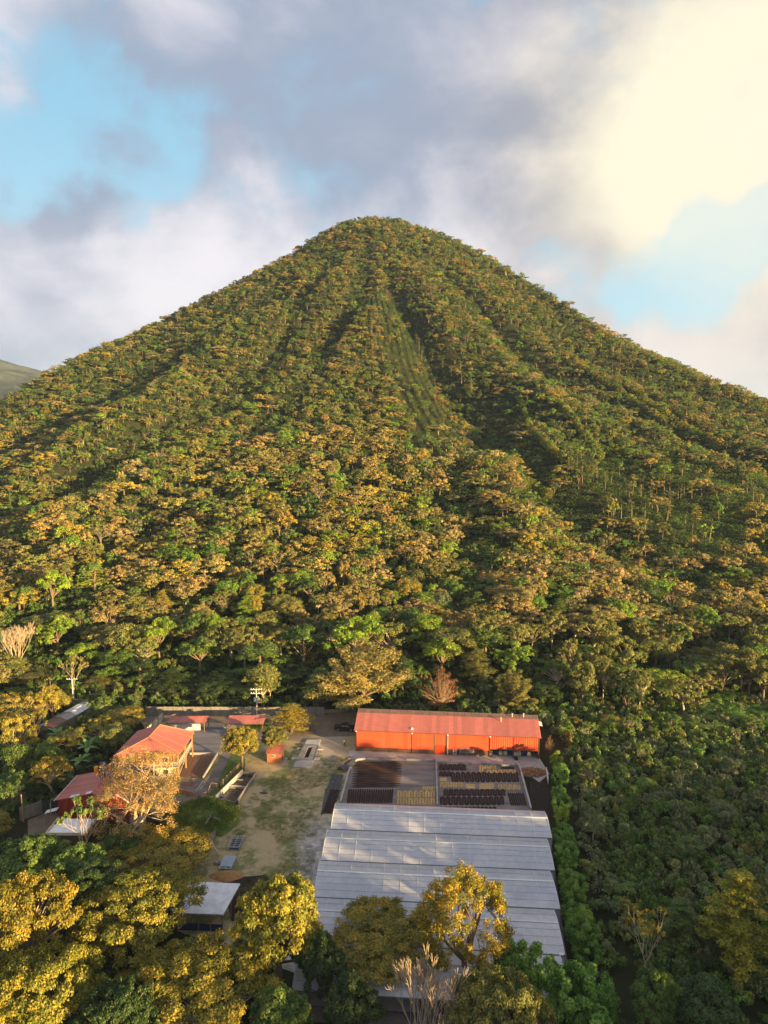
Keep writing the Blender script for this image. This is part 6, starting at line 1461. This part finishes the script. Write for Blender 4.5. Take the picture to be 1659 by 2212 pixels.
# conifers with pale trunks standing along the coffee rows
for (u0, v0, u1, v1, n, H) in ((1215, 1015, 1290, 1050, 7, 12), (1290, 1050, 1420, 1110, 11, 12), (1380, 1060, 1500, 1085, 12, 11), (1300, 1110, 1560, 1180, 10, 11), (780, 690, 830, 800, 8, 12), (690, 700, 740, 790, 5, 11), (960, 800, 1020, 860, 6, 12), (885, 720, 915, 790, 4, 11), (980, 640, 1010, 780, 5, 11), (600, 700, 700, 760, 7, 10), (1560, 1010, 1650, 1120, 6, 11)):
    for k_ in range(n):
        s_ = (k_ + rn.uniform(0, 1)) / n; u_, v_ = u0 + (u1 - u0) * s_ + rn.normal() * 6, v0 + (v1 - v0) * s_ + rn.normal() * 5
        d = ray(u_, v_); tt = np.arange(180, 900, 2.); hx, hy, hzz = d.x * tt, d.y * tt, CAM_H + d.z * tt; below_ = hzz < height(hx, hy)
        if below_.any(): j = below_.argmax(); rest.append((hx[j], hy[j], float(height(hx[j:j + 1], hy[j:j + 1])[0]), 'pine', ['dark', 'olive', 'green'][pick([.5, .3, .2])], rn.uniform(2.4, 3.4), H * rn.uniform(.85, 1.2)))
mass('forest', 'mixed wood of tan shade trees and green trees covering the cone hill', [f[:7] for f in rest])
# low growth between the trees
bx, by = scatter(3.4, 11, 60, 430); bz = height(bx, by); lo = []
for a, b_, c_, q in zip(bx, by, bz, lownoise(bx, by, 13)):
    big = 1.0 if b_ > 200 else .9
    lo.append((a, b_, c_, 'bush', ['green', 'dark', 'grey', 'olive', 'fresh'][pick([.36, .22, .2, .12, .10] if a > 30 and b_ < 180 else [.32, .36, .12, .10, .10])], rn.uniform(1.7, 3.0) * big, rn.uniform(1.6, 3.6) * (1.15 + .35 * q) * big))
bx, by = scatter(4.3, 12, 430, 880, .9); bz = height(bx, by)
def inrows(x, y, z):
    u_, v_ = uv(x, y, z); return ((v_ > 640) & (v_ < 1010) & (np.abs(u_ - 860 - (v_ - 700) * .34) < 46 + 26 * lownoise(x, y, 17))) | ((u_ > 1120) & (v_ > 985) & (v_ < 1260) & (v_ > 985 + (u_ - 1200) * .10) & (v_ < 1130 + (u_ - 1200) * .35))


lo = [q for q in lo if not inrows(np.array(q[0]), np.array(q[1]), np.array(q[2]))]
kk = ~inrows(bx, by, bz)
for a, b_, c_ in zip(bx[kk], by[kk], bz[kk]): lo.append((a, b_, c_, 'bush', ['green', 'dark', 'grey', 'olive'][pick([.18, .50, .06, .26])], rn.uniform(2.8, 4.2), rn.uniform(2.4, 4.8)))
tx_, ty_ = scatter(3.0, 31, 84, 182); q = (tx_ > 36) & (tx_ < .6 * ty_ + 14); lo += [(a, b_, c_, 'bush', ['green', 'grey', 'fresh', 'olive'][pick([.42, .34, .12, .12])], rn.uniform(1.6, 2.7), rn.uniform(2.2, 4.6)) for a, b_, c_ in zip(tx_[q], ty_[q], height(tx_[q], ty_[q]))]
ex, ey = extra(5.5, 5); lo += [(a, b_, c_, 'bush', 'green', 3.2, 3) for a, b_, c_ in zip(ex, ey, height(ex, ey))]
mass('undergrowth', 'dense dark green undergrowth between the trees', lo)
# coffee rows: lines of round bushes
cr = []; rx, ry = scatter(1.0, 21, 240, 720, .0)
def put_row(xx_, yy_, lo_, hi_, hs):
    zz_ = height(xx_, yy_); u_, v_ = uv(xx_, yy_, zz_)
    if lo_: za = (v_ > 650) & (v_ < 1010) & (np.abs(u_ - 860 - (v_ - 700) * .34) < 52 + 26 * lownoise(xx_, yy_, 17)) & (rn.uniform(0, 1, len(xx_)) < .88)
    else: za = (u_ > 1120) & (v_ > 985) & (v_ < 1260) & (v_ > 985 + (u_ - 1200) * .10) & (v_ < 1130 + (u_ - 1200) * .35)
    for a, b_, c_ in zip(xx_[za], yy_[za], zz_[za]): cr.append((a, b_, c_, 'hedge', hs[pick([.30, .15, .55])], rn.uniform(1.3, 1.9), rn.uniform(2.2, 3.6)))


for th_ in np.arange(-6, 17, 1.05):
    rr_ = np.arange(120, 400, 2.3); tt_ = np.radians(th_ + .012 * rr_) + rn.uniform(-.0012, .0012, len(rr_)); put_row(PX + rr_ * np.sin(tt_) * 1.25, PY - rr_ * np.cos(tt_), True, 0, ['green', 'fresh', 'dark'])
gxr = np.arange(20, 330, 1.9)
for y0_ in np.arange(250, 560, 4.6):
    xx_ = gxr + rn.uniform(-.3, .3, len(gxr)); put_row(xx_, y0_ - .42 * np.abs(xx_ - 20) + rn.uniform(-.3, .3, len(gxr)), False, 0, ['green', 'fresh', 'dark'])
# hedges climbing the ridges
for l in (((1120, 870), (1150, 945), (1195, 985), (1235, 1020)), ((1210, 880), (1260, 950), (1300, 1000)), ((1330, 820), (1400, 880), (1480, 940), (1560, 975)), ((1000, 930), (1060, 990), (1130, 1050), (1190, 1090)), ((725, 1020), (720, 1110)), ((830, 1030), (825, 1120)), ((1240, 790), (1330, 850), (1440, 930))):
    for (u0, v0), (u1, v1) in zip(l[:-1], l[1:]):
        n = int(math.hypot(u1 - u0, v1 - v0) / 3)
        for k_ in range(n):
            u_, v_ = u0 + (u1 - u0) * k_ / n, v0 + (v1 - v0) * k_ / n; d = ray(u_, v_); tt = np.arange(180, 900, 2.); hx, hy, hzz = d.x * tt, d.y * tt, CAM_H + d.z * tt; bl_ = hzz < height(hx, hy)
            if bl_.any(): j = bl_.argmax(); cr.append((hx[j], hy[j], float(height(hx[j:j + 1], hy[j:j + 1])[0]), 'hedge', ['lime', 'fresh', 'olive', 'gold'][pick([.15, .25, .3, .3])], rn.uniform(1.8, 3), rn.uniform(4.5, 7.5)))
mass('coffee_rows', 'rows of round coffee bushes and windbreak hedges climbing the hill', cr)

# grass tufts of the yard and the mound
gt_ = MB(); rg = random.Random(1)
for k_ in range(16):
    a = rg.uniform(0, 6.28); e = Vector((rg.uniform(-.5, .5), rg.uniform(-.5, .5), 0)); s_ = Vector((math.cos(a), math.sin(a), 0)) * .05; gt_.add([e - s_, e + s_, e + Vector((rg.uniform(-.12, .12), rg.uniform(-.12, .12), rg.uniform(.12, .28)))], [(0, 1, 2)])
me = gt_.mesh('grass_tuft', LEAFI); a_ = me.attributes.new('leaf', 'FLOAT_COLOR', 'POINT'); a_.data.foreach_set('color', np.tile([.4, .5, 1, 1], len(me.vertices)).astype(np.float32)); i_ = len(pc.objects); o_ = bpy.data.objects.new('wood_tree_%03d' % i_, me); pc.objects.link(o_); VAR['tuft'] = [(i_, 1, 1)]
YP = ps([(640, 1604), (740, 1640), (690, 1762), (672, 1915), (560, 1990), (470, 1900), (520, 1760), (560, 1690), (600, 1665)]); MP = mp
gx_ = rn.uniform(-50, -5, 26000); gy_ = rn.uniform(95, 172, 26000); q = inpoly(gx_, gy_, YP); nn = lownoise(gx_, gy_, 4.5) + .5 * lownoise(gx_, gy_, 1.7); q &= (nn > .05); tu = [(a, b_, .01, 'tuft', ['olive', 'straw', 'fresh', 'grey'][pick([.35, .35, .15, .15])], rn.uniform(.5, .9), rn.uniform(.3, .8)) for a, b_ in zip(gx_[q], gy_[q])]
q = inpoly(gx_, gy_, mp); tu += [(a, b_, 1.55, 'tuft', ['fresh', 'straw', 'green', 'dark'][pick([.3, .1, .3, .3])], rn.uniform(.9, 1.5), rn.uniform(1.2, 2.8)) for a, b_ in zip(gx_[q], gy_[q])]
mass('grass', 'short grass tufts scattered over the yard and the mound', tu)
